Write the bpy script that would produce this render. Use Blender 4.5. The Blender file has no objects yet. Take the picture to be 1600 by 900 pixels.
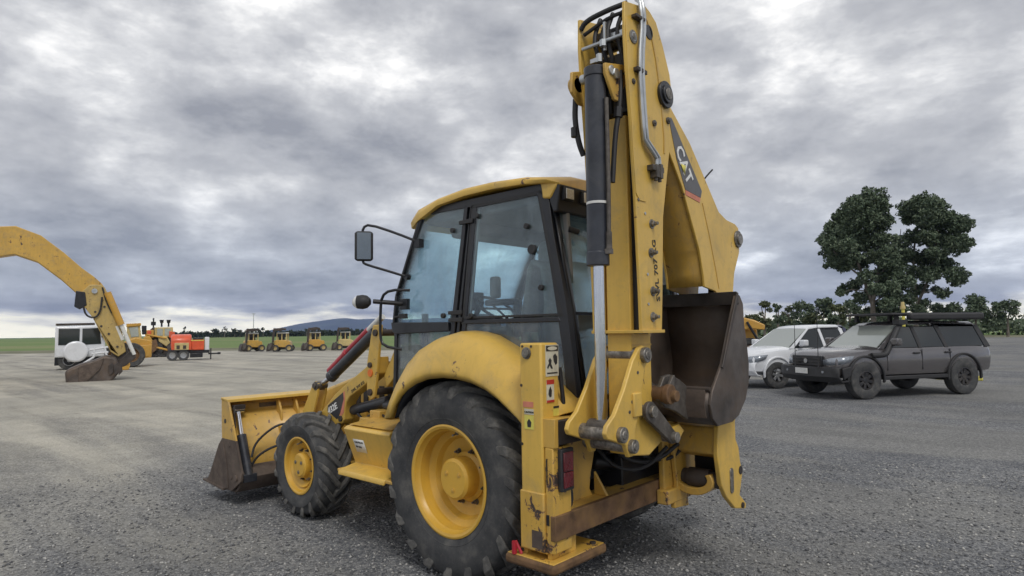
import bpy, bmesh, math, random
import numpy as np
from mathutils import Vector, Matrix
R = math.radians
random.seed(7); rng = np.random.default_rng(7)
S = bpy.context.scene
COL = S.collection

# ---------------------------------------------------------------- camera
cam_d = bpy.data.cameras.new("camera"); cam = bpy.data.objects.new("camera", cam_d); COL.objects.link(cam)
CAMP = Vector((-3.40, 4.10, 1.73)); YAW = R(-47.7); PITCH = math.atan(67/990); ROLL = R(0.8)
f = Vector((math.cos(YAW)*math.cos(PITCH), math.sin(YAW)*math.cos(PITCH), math.sin(PITCH)))
r0 = Vector((math.sin(YAW), -math.cos(YAW), 0)); u0 = r0.cross(f)
r1 = r0*math.cos(ROLL) - u0*math.sin(ROLL); u1 = u0*math.cos(ROLL) + r0*math.sin(ROLL)
cam.matrix_world = Matrix(((r1.x, u1.x, -f.x, CAMP.x), (r1.y, u1.y, -f.y, CAMP.y), (r1.z, u1.z, -f.z, CAMP.z), (0, 0, 0, 1)))
cam_d.sensor_width = 36; cam_d.lens = 36*990/1600; cam_d.clip_start = 0.05; cam_d.clip_end = 40000
S.camera = cam

# ---------------------------------------------------------------- node helpers
class NT:
    def __init__(s, tree): s.t = tree; s.n = tree.nodes; s.l = tree.links
    def new(s, typ, **kw):
        n = s.n.new(typ)
        for k, v in kw.items(): setattr(n, k, v)
        return n
    def put(s, inp, v):
        if isinstance(v, bpy.types.NodeSocket): s.l.new(v, inp)
        elif v is not None: inp.default_value = v
    def math(s, op, a, b=None, c=None, clamp=False):
        n = s.new('ShaderNodeMath', operation=op, use_clamp=clamp)
        s.put(n.inputs[0], a); s.put(n.inputs[1], b); s.put(n.inputs[2], c)
        return n.outputs[0]
    def vmath(s, op, a, b=None):
        n = s.new('ShaderNodeVectorMath', operation=op); s.put(n.inputs[0], a); s.put(n.inputs[1], b); return n.outputs[0]
    def noise(s, vec, scale, detail=4, rough=.55, dist=0):
        n = s.new('ShaderNodeTexNoise'); s.put(n.inputs['Vector'], vec)
        n.inputs['Scale'].default_value = scale; n.inputs['Detail'].default_value = detail
        n.inputs['Roughness'].default_value = rough; n.inputs['Distortion'].default_value = dist
        return n.outputs['Fac']
    def vor(s, vec, scale, out='Distance', feature='F1'):
        n = s.new('ShaderNodeTexVoronoi', feature=feature); s.put(n.inputs['Vector'], vec); n.inputs['Scale'].default_value = scale
        return n.outputs[out]
    def ramp(s, fac, stops, interp='LINEAR'):
        n = s.new('ShaderNodeValToRGB'); n.color_ramp.interpolation = interp
        e = n.color_ramp.elements
        while len(e) < len(stops): e.new(.5)
        for i, (p, c) in enumerate(stops):
            e[i].position = p; e[i].color = (*c, 1) if isinstance(c, tuple) else (c, c, c, 1)
        s.put(n.inputs[0], fac); return n.outputs[0]
    def mix(s, fac, a, b, mode='MIX'):
        n = s.new('ShaderNodeMix', data_type='RGBA', blend_type=mode)
        s.put(n.inputs[0], fac)
        s.put(n.inputs[6], (*a, 1) if isinstance(a, tuple) and len(a) == 3 else a)
        s.put(n.inputs[7], (*b, 1) if isinstance(b, tuple) and len(b) == 3 else b)
        return n.outputs[2]
    def maprange(s, v, a, b, c=0., d=1., smooth=True):
        n = s.new('ShaderNodeMapRange'); n.interpolation_type = 'SMOOTHSTEP' if smooth else 'LINEAR'
        s.put(n.inputs[0], v)
        for i, x in enumerate((a, b, c, d)): n.inputs[i+1].default_value = x
        return n.outputs[0]
    def mapping(s, vec, scale=(1, 1, 1), rot=(0, 0, 0), loc=(0, 0, 0)):
        n = s.new('ShaderNodeMapping'); s.put(n.inputs[0], vec)
        n.inputs['Scale'].default_value = scale; n.inputs['Rotation'].default_value = rot; n.inputs['Location'].default_value = loc
        return n.outputs[0]
    def bump(s, h, strength=.3, dist=.01):
        n = s.new('ShaderNodeBump'); n.inputs['Strength'].default_value = strength; n.inputs['Distance'].default_value = dist
        s.put(n.inputs['Height'], h); return n.outputs[0]

# ---------------------------------------------------------------- world
SUN_EL, SUN_AZ = R(52), R(150)       # azimuth measured from +X towards +Y
W = bpy.data.worlds.new("World"); S.world = W; W.use_nodes = True
w = NT(W.node_tree); w.n.clear()
sky = w.new('ShaderNodeTexSky', sky_type='NISHITA'); sky.sun_disc = False
sky.sun_elevation = SUN_EL; sky.sun_rotation = R(90) - SUN_AZ
tc = w.new('ShaderNodeTexCoord').outputs['Generated']
sep = w.new('ShaderNodeSeparateXYZ'); w.put(sep.inputs[0], tc)
zc = w.math('MAXIMUM', sep.outputs[2], 0.0)
den = w.math('ADD', zc, 0.16)
ux = w.math('DIVIDE', sep.outputs[0], den); uy = w.math('DIVIDE', sep.outputs[1], den)
cmb = w.new('ShaderNodeCombineXYZ'); w.put(cmb.inputs[0], ux); w.put(cmb.inputs[1], uy)
uv = w.mapping(cmb.outputs[0], scale=(1, 1, 1), rot=(0, 0, R(43)), loc=(3.3, 1.7, 0))
n1 = w.noise(uv, 1.55, 9, .55, .2)
n2 = w.noise(w.mapping(uv, loc=(7, 3, 1)), 0.6, 4, .5)
n3 = w.noise(w.mapping(tc, scale=(1, 1, 2.1), loc=(2, 9, 5)), 5.6, 10, .60, .12)
n4 = w.noise(w.mapping(tc, scale=(1, 1, 2.0), loc=(5, 1, 2)), 13., 6, .6, .2)
dens = w.math('ADD', w.math('MULTIPLY', n1, .34), w.math('ADD', w.math('MULTIPLY', n2, .16), w.math('ADD', w.math('MULTIPLY', n3, .42), w.math('MULTIPLY', n4, .13))))
def toward(px, py): return (f + r1*((px-800)/990) - u1*((py-450)/990)).normalized()
# places where the cover is thin (bright) or thick (dark), as bearings in the sky
for px, py, rad, amt in ((180, 215, 4.0, -.040), (270, 285, 3.0, -.025), (385, 322, 5.0, -.055), (770, 205, 4.5, -.050), (1070, 140, 5, -.018), (1200, 75, 7, -.020), (1330, 60, 9, -.015), (1130, 290, 6, -.03),
                         (740, 130, 5.5, .060), (470, 195, 6.0, .016), (420, 270, 5, .015), (1200, 170, 8, .035), (300, 110, 9, .01), (1000, 60, 8, .0), (1380, 260, 8, .04), (250, 400, 8, .03), (450, 430, 9, .03), (620, 60, 9, -.02)):
    v = toward(px, py); dt = w.new('ShaderNodeVectorMath', operation='DOT_PRODUCT'); w.put(dt.inputs[0], tc); dt.inputs[1].default_value = v
    g1 = w.maprange(dt.outputs['Value'], math.cos(R(rad)*1.35), 1.0, 0., amt)
    dens = w.math('ADD', dens, g1)
lowband = w.maprange(sep.outputs[2], .02, .26, 0.03, 0.0)
dens = w.math('ADD', dens, lowband)
cloud = w.ramp(dens, [(.405, (1.05, 1.02, .96)), (.446, (.78, .775, .765)), (.485, (.59, .592, .598)), (.54, (.43, .435, .452)), (.66, (.25, .258, .285))])
# thin pale clearing right above the horizon, blue-grey banks just over it
hz = w.maprange(w.math('ADD', sep.outputs[2], w.math('MULTIPLY', w.math('SUBTRACT', n1, .5), .07)), .006, .040, 1., 0.)
cloud = w.mix(w.math('MULTIPLY', hz, .85), cloud, (1.9, 1.68, 1.15))
blue = w.maprange(sep.outputs[2], .04, .24, .60, 0.)
cloud = w.mix(blue, cloud, (.72, .81, .97), 'MULTIPLY')
cl10 = w.mix(1.0, cloud, (10., 10., 10.), 'MULTIPLY')
full = w.mix(.94, sky.outputs[0], cl10)
bg = w.new('ShaderNodeBackground'); w.put(bg.inputs[0], full); bg.inputs[1].default_value = 0.135
wo = w.new('ShaderNodeOutputWorld'); w.put(wo.inputs[0], bg.outputs[0])

sun_d = bpy.data.lights.new("sun", 'SUN'); sun = bpy.data.objects.new("sun", sun_d); COL.objects.link(sun)
sun_d.energy = 1.3; sun_d.angle = R(18); sun_d.color = (1, .96, .9)
sd = Vector((math.cos(SUN_EL)*math.cos(SUN_AZ), math.cos(SUN_EL)*math.sin(SUN_AZ), math.sin(SUN_EL)))
sun.rotation_euler = sd.to_track_quat('Z', 'Y').to_euler(); sun.location = sd*40
S.view_settings.view_transform = 'Standard'; S.view_settings.look = 'None'
S.view_settings.exposure = 0.0; S.view_settings.gamma = 1; S.view_settings.use_curve_mapping = False

# ---------------------------------------------------------------- materials
def mat(name, fn):
    m = bpy.data.materials.new(name); m.use_nodes = True
    t = NT(m.node_tree); t.n.clear()
    out = t.new('ShaderNodeOutputMaterial'); b = t.new('ShaderNodeBsdfPrincipled')
    t.put(out.inputs[0], b.outputs[0]); t.out = out; t.b = b
    t.obj = t.new('ShaderNodeTexCoord').outputs['Object']
    t.geo = t.new('ShaderNodeNewGeometry').outputs['Position']
    fn(t, b.inputs); return m
def simple(name, col, rough=.5, metal=0., var=.15, scale=6., coat=0., dirt=0., dirtcol=(.19, .16, .12), bump=.05):
    def fn(t, i):
        n = t.noise(t.obj, scale, 5, .6)
        d = tuple(c*(1-var) for c in col); l = tuple(min(1, c*(1+var)) for c in col)
        c = t.ramp(n, [(.3, d), (.7, l)])
        if dirt:
            n2 = t.noise(t.obj, scale*.5, 8, .7, .6); m = t.ramp(n2, [(.5-.1*dirt, 0.), (.72, dirt)])
            c = t.mix(m, c, dirtcol)
            t.put(i['Roughness'], t.math('ADD', t.math('MULTIPLY', m, .4), rough, clamp=True))
        else: t.put(i['Roughness'], t.math('ADD', t.math('MULTIPLY', n, .12), rough-.06))
        t.put(i['Base Color'], c); i['Metallic'].default_value = metal; i['Coat Weight'].default_value = coat
        i['Coat Roughness'].default_value = .12
        if bump: t.put(i['Normal'], t.bump(t.noise(t.obj, scale*9, 3), bump, .004))
    return mat(name, fn)
def paint(name, col, wear=.0, dirt=.35, chip=(.05, .04, .035), rust=(.20, .10, .05)):
    """industrial enamel: slightly uneven, dusty, streaked, with chips showing primer or rust where worn"""
    def fn(t, i):
        n = t.noise(t.obj, 2.2, 4, .6)
        c = t.ramp(n, [(.3, tuple(x*.90 for x in col)), (.7, tuple(min(1, x*1.07) for x in col))])
        st = t.noise(t.mapping(t.obj, scale=(9, 9, 1.1)), 2.0, 6, .65)          # run-down streaks
        c = t.mix(t.ramp(st, [(.50, 0.), (.78, .45*dirt)]), c, tuple(x*.45 for x in col))
        du = t.noise(t.obj, 5.5, 9, .72, .5)
        c = t.mix(t.ramp(du, [(.48, 0.), (.75, .8*dirt)]), c, (.26, .21, .14))
        sp = t.noise(t.obj, 42, 4, .7)
        spm = t.ramp(sp, [(.66, 0.), (.72, .75*dirt)])
        c = t.mix(spm, c, (.10, .075, .05))
        rgh = t.math('ADD', t.math('MULTIPLY', du, .35), .28)
        if wear:
            a = t.noise(t.obj, 11, 9, .75, .8); b2 = t.noise(t.mapping(t.obj, scale=(3, 3, 1)), 3.1, 3, .5)
            k = t.math('ADD', t.math('MULTIPLY', a, .62), t.math('MULTIPLY', b2, .42))
            th = .66-.13*wear
            c = t.mix(t.ramp(k, [(th, 0.), (th+.012, 1.)]), c, rust)
            c = t.mix(t.ramp(k, [(th+.025, 0.), (th+.035, 1.)]), c, chip)
        t.put(i['Base Color'], c); t.put(i['Roughness'], rgh); i['Coat Weight'].default_value = .25; i['Coat Roughness'].default_value = .25
        t.put(i['Normal'], t.bump(t.math('ADD', t.noise(t.obj, 30, 4), t.math('MULTIPLY', n, 2.)), .08, .01))
    return mat(name, fn)
YC = (.71, .455, .085)
M = {}
M['yellow'] = paint('yellow_paint', YC, .12, .50)
M['yellow_dirty'] = paint('yellow_paint_dusty', (.61, .37, .072), .35, .7)
M['yellow_worn'] = paint('yellow_paint_chipped', (.64, .39, .07), .72, .6)
M['yellow_rim'] = paint('yellow_wheel_paint', (.66, .39, .05), 0, .3)
M['rust_beam'] = simple('worn_rusty_steel', (.15, .085, .045), .7, .2, .45, 9, dirt=.7, dirtcol=(.30, .18, .07), bump=.3)
M['steel_dark'] = simple('dark_worn_steel', (.075, .066, .062), .55, .55, .35, 5, dirt=.6, dirtcol=(.15, .11, .085), bump=.25)
M['bucket_steel'] = simple('bucket_steel', (.115, .098, .088), .45, .5, .5, 3.5, dirt=.8, dirtcol=(.17, .12, .085), bump=.25)
M['mud_steel'] = simple('mud_stained_steel', (.13, .10, .08), .75, .2, .35, 6, dirt=.8, dirtcol=(.07, .055, .05), bump=.3)
M['black'] = simple('black_paint', (.012, .013, .017), .38, 0, .3, 8, coat=.15, dirt=.2, dirtcol=(.06, .058, .055))
M['black_cyl'] = simple('black_cylinder_paint', (.030, .034, .045), .38, .1, .3, 10, coat=.2, dirt=.45, dirtcol=(.10, .10, .10))
M['plastic'] = simple('black_plastic', (.028, .028, .03), .6, 0, .2, 20)
M['hose'] = simple('rubber_hose', (.022, .022, .024), .55, 0, .2, 20)
M['chrome'] = simple('polished_rod', (.72, .74, .78), .18, 1., .05, 4, bump=0)
M['zinc'] = simple('zinc_plated_steel', (.50, .52, .53), .35, .85, .15, 12)
M['pin'] = simple('greasy_pin_steel', (.30, .28, .25), .45, .7, .5, 30, dirt=.8, dirtcol=(.05, .045, .04))
M['grease'] = simple('greasy_grey_steel', (.14, .125, .11), .5, .4, .5, 12, dirt=.7, dirtcol=(.04, .035, .03), bump=.3)
M['rubber_red'] = simple('red_plastic', (.42, .02, .035), .4, 0, .15, 8, coat=.3)
M['red_lens'] = simple('red_lens', (.12, .006, .012), .25, 0, .4, 12, coat=.6, dirt=.5, dirtcol=(.05, .03, .025))
M['mirror_face'] = simple('mirror_glass', (.22, .25, .27), .12, .9, .1, 6, bump=0)
M['orange'] = simple('orange_reflector', (.85, .20, .03), .3)
M['white'] = simple('white_decal', (.72, .72, .69), .5, 0, .08, 20, dirt=.25, dirtcol=(.35, .33, .28))
M['white_letter'] = simple('white_lettering', (.80, .80, .78), .5, 0, .05, 20)
M['decal_grey'] = simple('grey_decal', (.115, .115, .125), .45, 0, .15, 10, dirt=.3)
M['decal_dark'] = simple('dark_decal', (.03, .03, .036), .45, 0, .15, 10, dirt=.25)
M['decal_pink'] = simple('faded_red_decal', (.62, .22, .14), .55, 0, .15, 14)
M['decal_red'] = simple('red_decal', (.50, .04, .03), .5, 0, .15, 14)
M['decal_yellow'] = simple('yellow_decal', (.70, .62, .12), .5, 0, .12, 14)
M['decal_cream'] = simple('cream_decal', (.66, .63, .50), .5, 0, .12, 14, dirt=.3)
M['letter_black'] = simple('black_lettering', (.03, .03, .03), .6, 0, .2, 20)
M['seat'] = simple('grey_seat_fabric', (.33, .32, .29), .85, 0, .15, 30)
M['interior'] = simple('grey_cab_trim', (.17, .17, .17), .7, 0, .15, 8)
M['trim_pale'] = simple('pale_cab_trim', (.25, .245, .235), .7, 0, .12, 8)
M['white_paint'] = simple('white_car_paint', (.74, .76, .79), .28, 0, .04, 2, coat=.7, bump=0)
M['grey_paint'] = simple('grey_car_paint', (.135, .128, .132), .22, .55, .10, 1.5, coat=1., dirt=.15, dirtcol=(.20, .18, .17), bump=0)
M['navy_paint'] = simple('navy_car_paint', (.03, .035, .075), .3, .2, .1, 2, coat=.7, bump=0)
M['orange_paint'] = simple('orange_red_paint', (.72, .10, .03), .4, 0, .12, 3, coat=.3, dirt=.3)
M['amber_paint'] = paint('amber_machine_paint', (.60, .33, .05), 0, .5)
M['stick_yellow'] = paint('weathered_yellow_paint', (.52, .37, .12), .3, .7)
M['pale_yellow'] = simple('pale_yellow_paint', (.60, .47, .20), .5, 0, .15, 4, dirt=.4)
M['lamp_glass'] = simple('lamp_lens', (.75, .75, .72), .15, 0, .15, 60, coat=.8)
M['car_lamp'] = simple('car_lamp_lens', (.30, .33, .37), .12, .3, .2, 20, coat=1.)
M['alloy'] = simple('alloy_wheel', (.48, .49, .50), .32, .8, .1, 10)
M['dark_alloy'] = simple('dark_wheel', (.05, .05, .055), .4, .5, .3, 10, dirt=.4)
M['car_glass'] = mat('car_window_glass', lambda t, i: (t.put(i['Base Color'], (.018, .023, .026, 1)), t.put(i['Roughness'], .05), t.put(i['Coat Weight'], .15), t.put(i['Specular IOR Level'], .5)))
M['shield_glass'] = mat('windscreen_glass', lambda t, i: (t.put(i['Base Color'], (.36, .39, .36, 1)), t.put(i['Roughness'], .08), t.put(i['Coat Weight'], 1.), t.put(i['Metallic'], .25)))  # pale base colour paints in the sky's reflection on the pane

def rubber(t, i):
    n = t.noise(t.obj, 7, 8, .65); n2 = t.noise(t.obj, 55, 3, .6)
    c = t.ramp(n, [(.30, (.032, .034, .038)), (.52, (.062, .063, .064)), (.72, (.13, .125, .115))])
    t.put(i['Base Color'], t.mix(t.ramp(n2, [(.55, 0.), (.75, .35)]), c, (.14, .13, .115))); t.put(i['Roughness'], .8)
    t.put(i['Normal'], t.bump(t.noise(t.obj, 90, 3), .15, .004))
M['rubber'] = mat('tyre_rubber', rubber)
def rubber2(t, i):
    n = t.noise(t.obj, 9, 8, .7)
    t.put(i['Base Color'], t.ramp(n, [(.3, (.045, .045, .046)), (.52, (.11, .107, .10)), (.7, (.22, .21, .19))])); t.put(i['Roughness'], .9)
    t.put(i['Normal'], t.bump(t.noise(t.obj, 70, 4), .3, .006))
M['rubber_lug'] = mat('dusty_tread_rubber', rubber2)

def glassmat(name, tint, refl=1.0, film=(.5, .6, .62), filmw=.06):
    m = bpy.data.materials.new(name); m.use_nodes = True; t = NT(m.node_tree); t.n.clear()
    out = t.new('ShaderNodeOutputMaterial'); tr = t.new('ShaderNodeBsdfTransparent'); tr.inputs[0].default_value = (*tint, 1)
    gl = t.new('ShaderNodeBsdfGlossy'); gl.inputs['Roughness'].default_value = .03; gl.inputs[0].default_value = (.95, .98, 1, 1)
    df = t.new('ShaderNodeBsdfDiffuse'); df.inputs[0].default_value = (*film, 1)
    ge = t.new('ShaderNodeNewGeometry'); dp = t.new('ShaderNodeVectorMath', operation='DOT_PRODUCT'); t.put(dp.inputs[0], ge.outputs['Incoming']); t.put(dp.inputs[1], ge.outputs['Normal'])
    fres = t.math('ADD', t.math('MULTIPLY', t.math('POWER', t.math('SUBTRACT', 1., t.math('ABSOLUTE', dp.outputs['Value']), clamp=True), 5.), .96), .04)
    o = t.new('ShaderNodeTexCoord').outputs['Object']; sm = t.noise(t.mapping(o, scale=(1, 1, .5)), 3.5, 6, .6, .8)
    mx0 = t.new('ShaderNodeMixShader'); t.put(mx0.inputs[0], t.ramp(sm, [(.4, filmw*.3), (.75, filmw*2.2)])); t.put(mx0.inputs[1], tr.outputs[0]); t.put(mx0.inputs[2], df.outputs[0])
    mx = t.new('ShaderNodeMixShader'); t.put(mx.inputs[0], t.math('MULTIPLY', fres, refl)); t.put(mx.inputs[1], mx0.outputs[0]); t.put(mx.inputs[2], gl.outputs[0])
    t.put(out.inputs[0], mx.outputs[0]); return m
M['glass'] = glassmat('tinted_cab_glass', (.84, .935, .955), 1.7, (.50, .57, .62), .07)
M['glass_dusty'] = glassmat('dusty_cab_glass', (.55, .66, .70), 1.3, (.42, .44, .45), .28)

# ---------------------------------------------------------------- mesh helpers
class MB:
    def __init__(s): s.bm = bmesh.new()
    def face(s, vs):
        try: return s.bm.faces.new(vs)
        except ValueError: return None
    def box(s, x0, x1, y0, y1, z0, z1, rz=0, piv=None):
        P = [(x0,y0,z0),(x1,y0,z0),(x1,y1,z0),(x0,y1,z0),(x0,y0,z1),(x1,y0,z1),(x1,y1,z1),(x0,y1,z1)]
        if rz:
            px, py = piv or ((x0+x1)/2, (y0+y1)/2); c, s_ = math.cos(rz), math.sin(rz)
            P = [(px+(x-px)*c-(y-py)*s_, py+(x-px)*s_+(y-py)*c, z) for x, y, z in P]
        v = [s.bm.verts.new(p) for p in P]
        for q in ((0,3,2,1),(4,5,6,7),(0,1,5,4),(1,2,6,5),(2,3,7,6),(3,0,4,7)): s.face([v[i] for i in q])
        return s
    def prism(s, pts, ax, a, b):
        """polygon in the plane across axis ax ('X': (y,z), 'Y': (x,z), 'Z': (x,y)) extruded from a to b"""
        def P(p, h): return {'X': (h, p[0], p[1]), 'Y': (p[0], h, p[1]), 'Z': (p[0], p[1], h)}[ax]
        A = [s.bm.verts.new(P(p, a)) for p in pts]; B = [s.bm.verts.new(P(p, b)) for p in pts]
        n = len(pts); s.face(A); s.face(B[::-1])
        for i in range(n): s.face([A[i], B[i], B[(i+1) % n], A[(i+1) % n]])
        return s
    def cyl(s, p0, p1, r, n=20, r2=None, cap=True):
        p0 = Vector(p0); p1 = Vector(p1); d = (p1-p0).normalized(); a = d.orthogonal().normalized(); b = d.cross(a); r2 = r if r2 is None else r2
        A = []; B = []
        for i in range(n):
            t = 2*math.pi*i/n; o = a*math.cos(t)+b*math.sin(t); A.append(s.bm.verts.new(p0+o*r)); B.append(s.bm.verts.new(p1+o*r2))
        for i in range(n): s.face([A[i], A[(i+1) % n], B[(i+1) % n], B[i]])
        if cap: s.face(A[::-1]); s.face(B)
        return s
    def tube(s, pts, r, n=10, smooth=2):
        P = [Vector(p) for p in pts]
        for _ in range(smooth):
            if len(P) > 2:
                Q = [P[0]]
                for a, b in zip(P, P[1:]): Q += [a*.75+b*.25, a*.25+b*.75]
                P = Q + [P[-1]]
        prev = None; a = None
        for i, p in enumerate(P):
            d = (P[min(i+1, len(P)-1)]-P[max(i-1, 0)]).normalized()
            a = d.orthogonal().normalized() if a is None else (a-d*a.dot(d)).normalized()
            b = d.cross(a); ring = [s.bm.verts.new(p+(a*math.cos(2*math.pi*k/n)+b*math.sin(2*math.pi*k/n))*r) for k in range(n)]
            if prev:
                for k in range(n): s.face([prev[k], prev[(k+1) % n], ring[(k+1) % n], ring[k]])
            else: s.face(ring[::-1])
            prev = ring
        s.face(prev); return s
    def lathe(s, prof, c, ax, n=48, close=False):
        """profile of (radius, offset along axis) turned about axis ax through c"""
        c = Vector(c); e = {'X': Vector((1,0,0)), 'Y': Vector((0,1,0)), 'Z': Vector((0,0,1))}[ax]
        a = {'X': Vector((0,1,0)), 'Y': Vector((1,0,0)), 'Z': Vector((1,0,0))}[ax]; b = e.cross(a)
        rings = []
        for r, h in prof:
            if r < 1e-5: rings.append([s.bm.verts.new(c+e*h)])
            else: rings.append([s.bm.verts.new(c+e*h+(a*math.cos(2*math.pi*k/n)+b*math.sin(2*math.pi*k/n))*r) for k in range(n)])
        pr = list(zip(rings, rings[1:])) + ([(rings[-1], rings[0])] if close else [])
        for A, B in pr:
            for k in range(n):
                q = [A[k % len(A)], A[(k+1) % len(A)], B[(k+1) % len(B)], B[k % len(B)]]
                q = [v for i, v in enumerate(q) if v not in q[:i]]
                if len(q) > 2: s.face(q)
        return s
    def loft(s, rows, close_u=False, cap=False):
        V = [[s.bm.verts.new(p) for p in row] for row in rows]
        for A, B in zip(V, V[1:]):
            n = len(A)
            for k in range(n if close_u else n-1): s.face([A[k], A[(k+1) % n], B[(k+1) % n], B[k]])
        if cap: s.face(V[0][::-1]); s.face(V[-1])
        return s
    def strip(s, pts, ax, a, b, t):
        """thick bent plate: polyline in the plane across ax, thickness t, from a to b"""
        n = len(pts); off = []
        for i in range(n):
            p = Vector(pts[i]); d = (Vector(pts[min(i+1, n-1)])-Vector(pts[max(i-1, 0)])).normalized(); off.append((p.x-d.y*t, p.y+d.x*t))
        return s.prism(list(pts)+off[::-1], ax, a, b)
    def xf(s, mtx): bmesh.ops.transform(s.bm, matrix=mtx, verts=s.bm.verts); return s
    def done(s, name, m, parent=None, bevel=0., ang=35, subsurf=0, thick=0., flat=False, seg=2):
        bmesh.ops.recalc_face_normals(s.bm, faces=s.bm.faces)
        me = bpy.data.meshes.new(name); 
        for fc in s.bm.faces: fc.smooth = not flat
        s.bm.to_mesh(me); s.bm.free()
        if not flat: me.set_sharp_from_angle(angle=R(ang))
        me.materials.append(M[m] if isinstance(m, str) else m)
        o = bpy.data.objects.new(name, me); COL.objects.link(o)
        if parent: o.parent = parent
        if thick: md = o.modifiers.new('solid', 'SOLIDIFY'); md.thickness = thick; md.offset = 0
        if bevel: md = o.modifiers.new('bevel', 'BEVEL'); md.width = bevel; md.segments = seg; md.limit_method = 'ANGLE'; md.angle_limit = R(40); md.harden_normals = False
        if subsurf: md = o.modifiers.new('sub', 'SUBSURF'); md.levels = md.render_levels = subsurf
        return o
def thing(name, label, cat, loc=(0, 0, 0), rz=0, group=None):
    o = bpy.data.objects.new(name, None); COL.objects.link(o); o.empty_display_size = .3
    o.location = loc; o.rotation_euler = (0, 0, rz); o['label'] = label; o['category'] = cat
    if group: o['group'] = group
    return o
def tag(o, label, cat, group=None, kind=None):
    if label: o['label'] = label
    if cat: o['category'] = cat
    if group: o['group'] = group
    if kind: o['kind'] = kind
    return o
def node(name, parent, loc=(0, 0, 0)):          # a part that only gathers sub-parts: tiny core mesh is given by caller instead
    o = bpy.data.objects.new(name, None); COL.objects.link(o); o.parent = parent; o.location = loc; return o
def split_loose(o, tol=.0015):
    """give every separate piece of a mesh an object of its own"""
    me = o.data; n = len(me.vertices)
    if n == 0: return
    par = list(range(n))
    def fd(a):
        while par[a] != a: par[a] = par[par[a]]; a = par[a]
        return a
    for e in me.edges:
        a, b = fd(e.vertices[0]), fd(e.vertices[1])
        if a != b: par[a] = b
    isl = {}
    for i in range(n): isl.setdefault(fd(i), []).append(i)
    if len(isl) < 2 or len(isl) > 400: return
    co = np.empty(n*3); me.vertices.foreach_get('co', co); co = co.reshape(-1, 3)
    keys = list(isl); lo = [co[isl[k]].min(0)-tol for k in keys]; hi = [co[isl[k]].max(0)+tol for k in keys]; cl = list(range(len(keys)))
    def f2(a):
        while cl[a] != a: a = cl[a]
        return a
    for i in range(len(keys)):
        for j in range(i):
            if (lo[i] <= hi[j]).all() and (lo[j] <= hi[i]).all():
                a, b = f2(i), f2(j)
                if a != b: cl[a] = b
    groups = {}
    for i, k in enumerate(keys): groups.setdefault(f2(i), []).extend(isl[k])
    if len(groups) < 2: return
    first = True
    vs = list(groups.values())
    for g_ in sorted(vs, key=len, reverse=True):
        keep = set(g_); bm = bmesh.new(); bm.from_mesh(me); bm.verts.ensure_lookup_table()
        bmesh.ops.delete(bm, geom=[v for v in bm.verts if v.index not in keep], context='VERTS')
        m2 = bpy.data.meshes.new(me.name); bm.to_mesh(m2); bm.free()
        for mm in me.materials: m2.materials.append(mm)
        if first: new0 = m2; first = False
        else:
            c = o.copy(); c.data = m2; COL.objects.link(c); c.parent = o.parent
            c.name = o.name.split('.')[0]
    o.data = new0
def copy_tree(o, parent=None):
    c = o.copy(); COL.objects.link(c); c.parent = parent
    for ch in list(o.children): copy_tree(ch, c)
    return c
def text(s, name, m, parent, origin, ex, ey, size, depth=.003, bold=.0, squash=1., align='LEFT'):
    cu = bpy.data.curves.new(name, 'FONT'); cu.body = s; cu.size = size; cu.extrude = depth/2; cu.offset = bold; cu.align_x = align; cu.resolution_u = 2
    tmp = bpy.data.objects.new(name, cu); COL.objects.link(tmp)
    dg = bpy.context.evaluated_depsgraph_get(); me = bpy.data.meshes.new_from_object(tmp.evaluated_get(dg))
    bpy.data.objects.remove(tmp); bpy.data.curves.remove(cu)
    ex = Vector(ex).normalized(); ey = Vector(ey).normalized(); ez = ex.cross(ey); o_ = Vector(origin)
    me.transform(Matrix(((ex.x*squash, ey.x, ez.x, o_.x), (ex.y*squash, ey.y, ez.y, o_.y), (ex.z*squash, ey.z, ez.z, o_.z), (0, 0, 0, 1))))
    me.materials.clear(); me.materials.append(M[m])
    o = bpy.data.objects.new(name, me); COL.objects.link(o); o.parent = parent; return o

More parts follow.
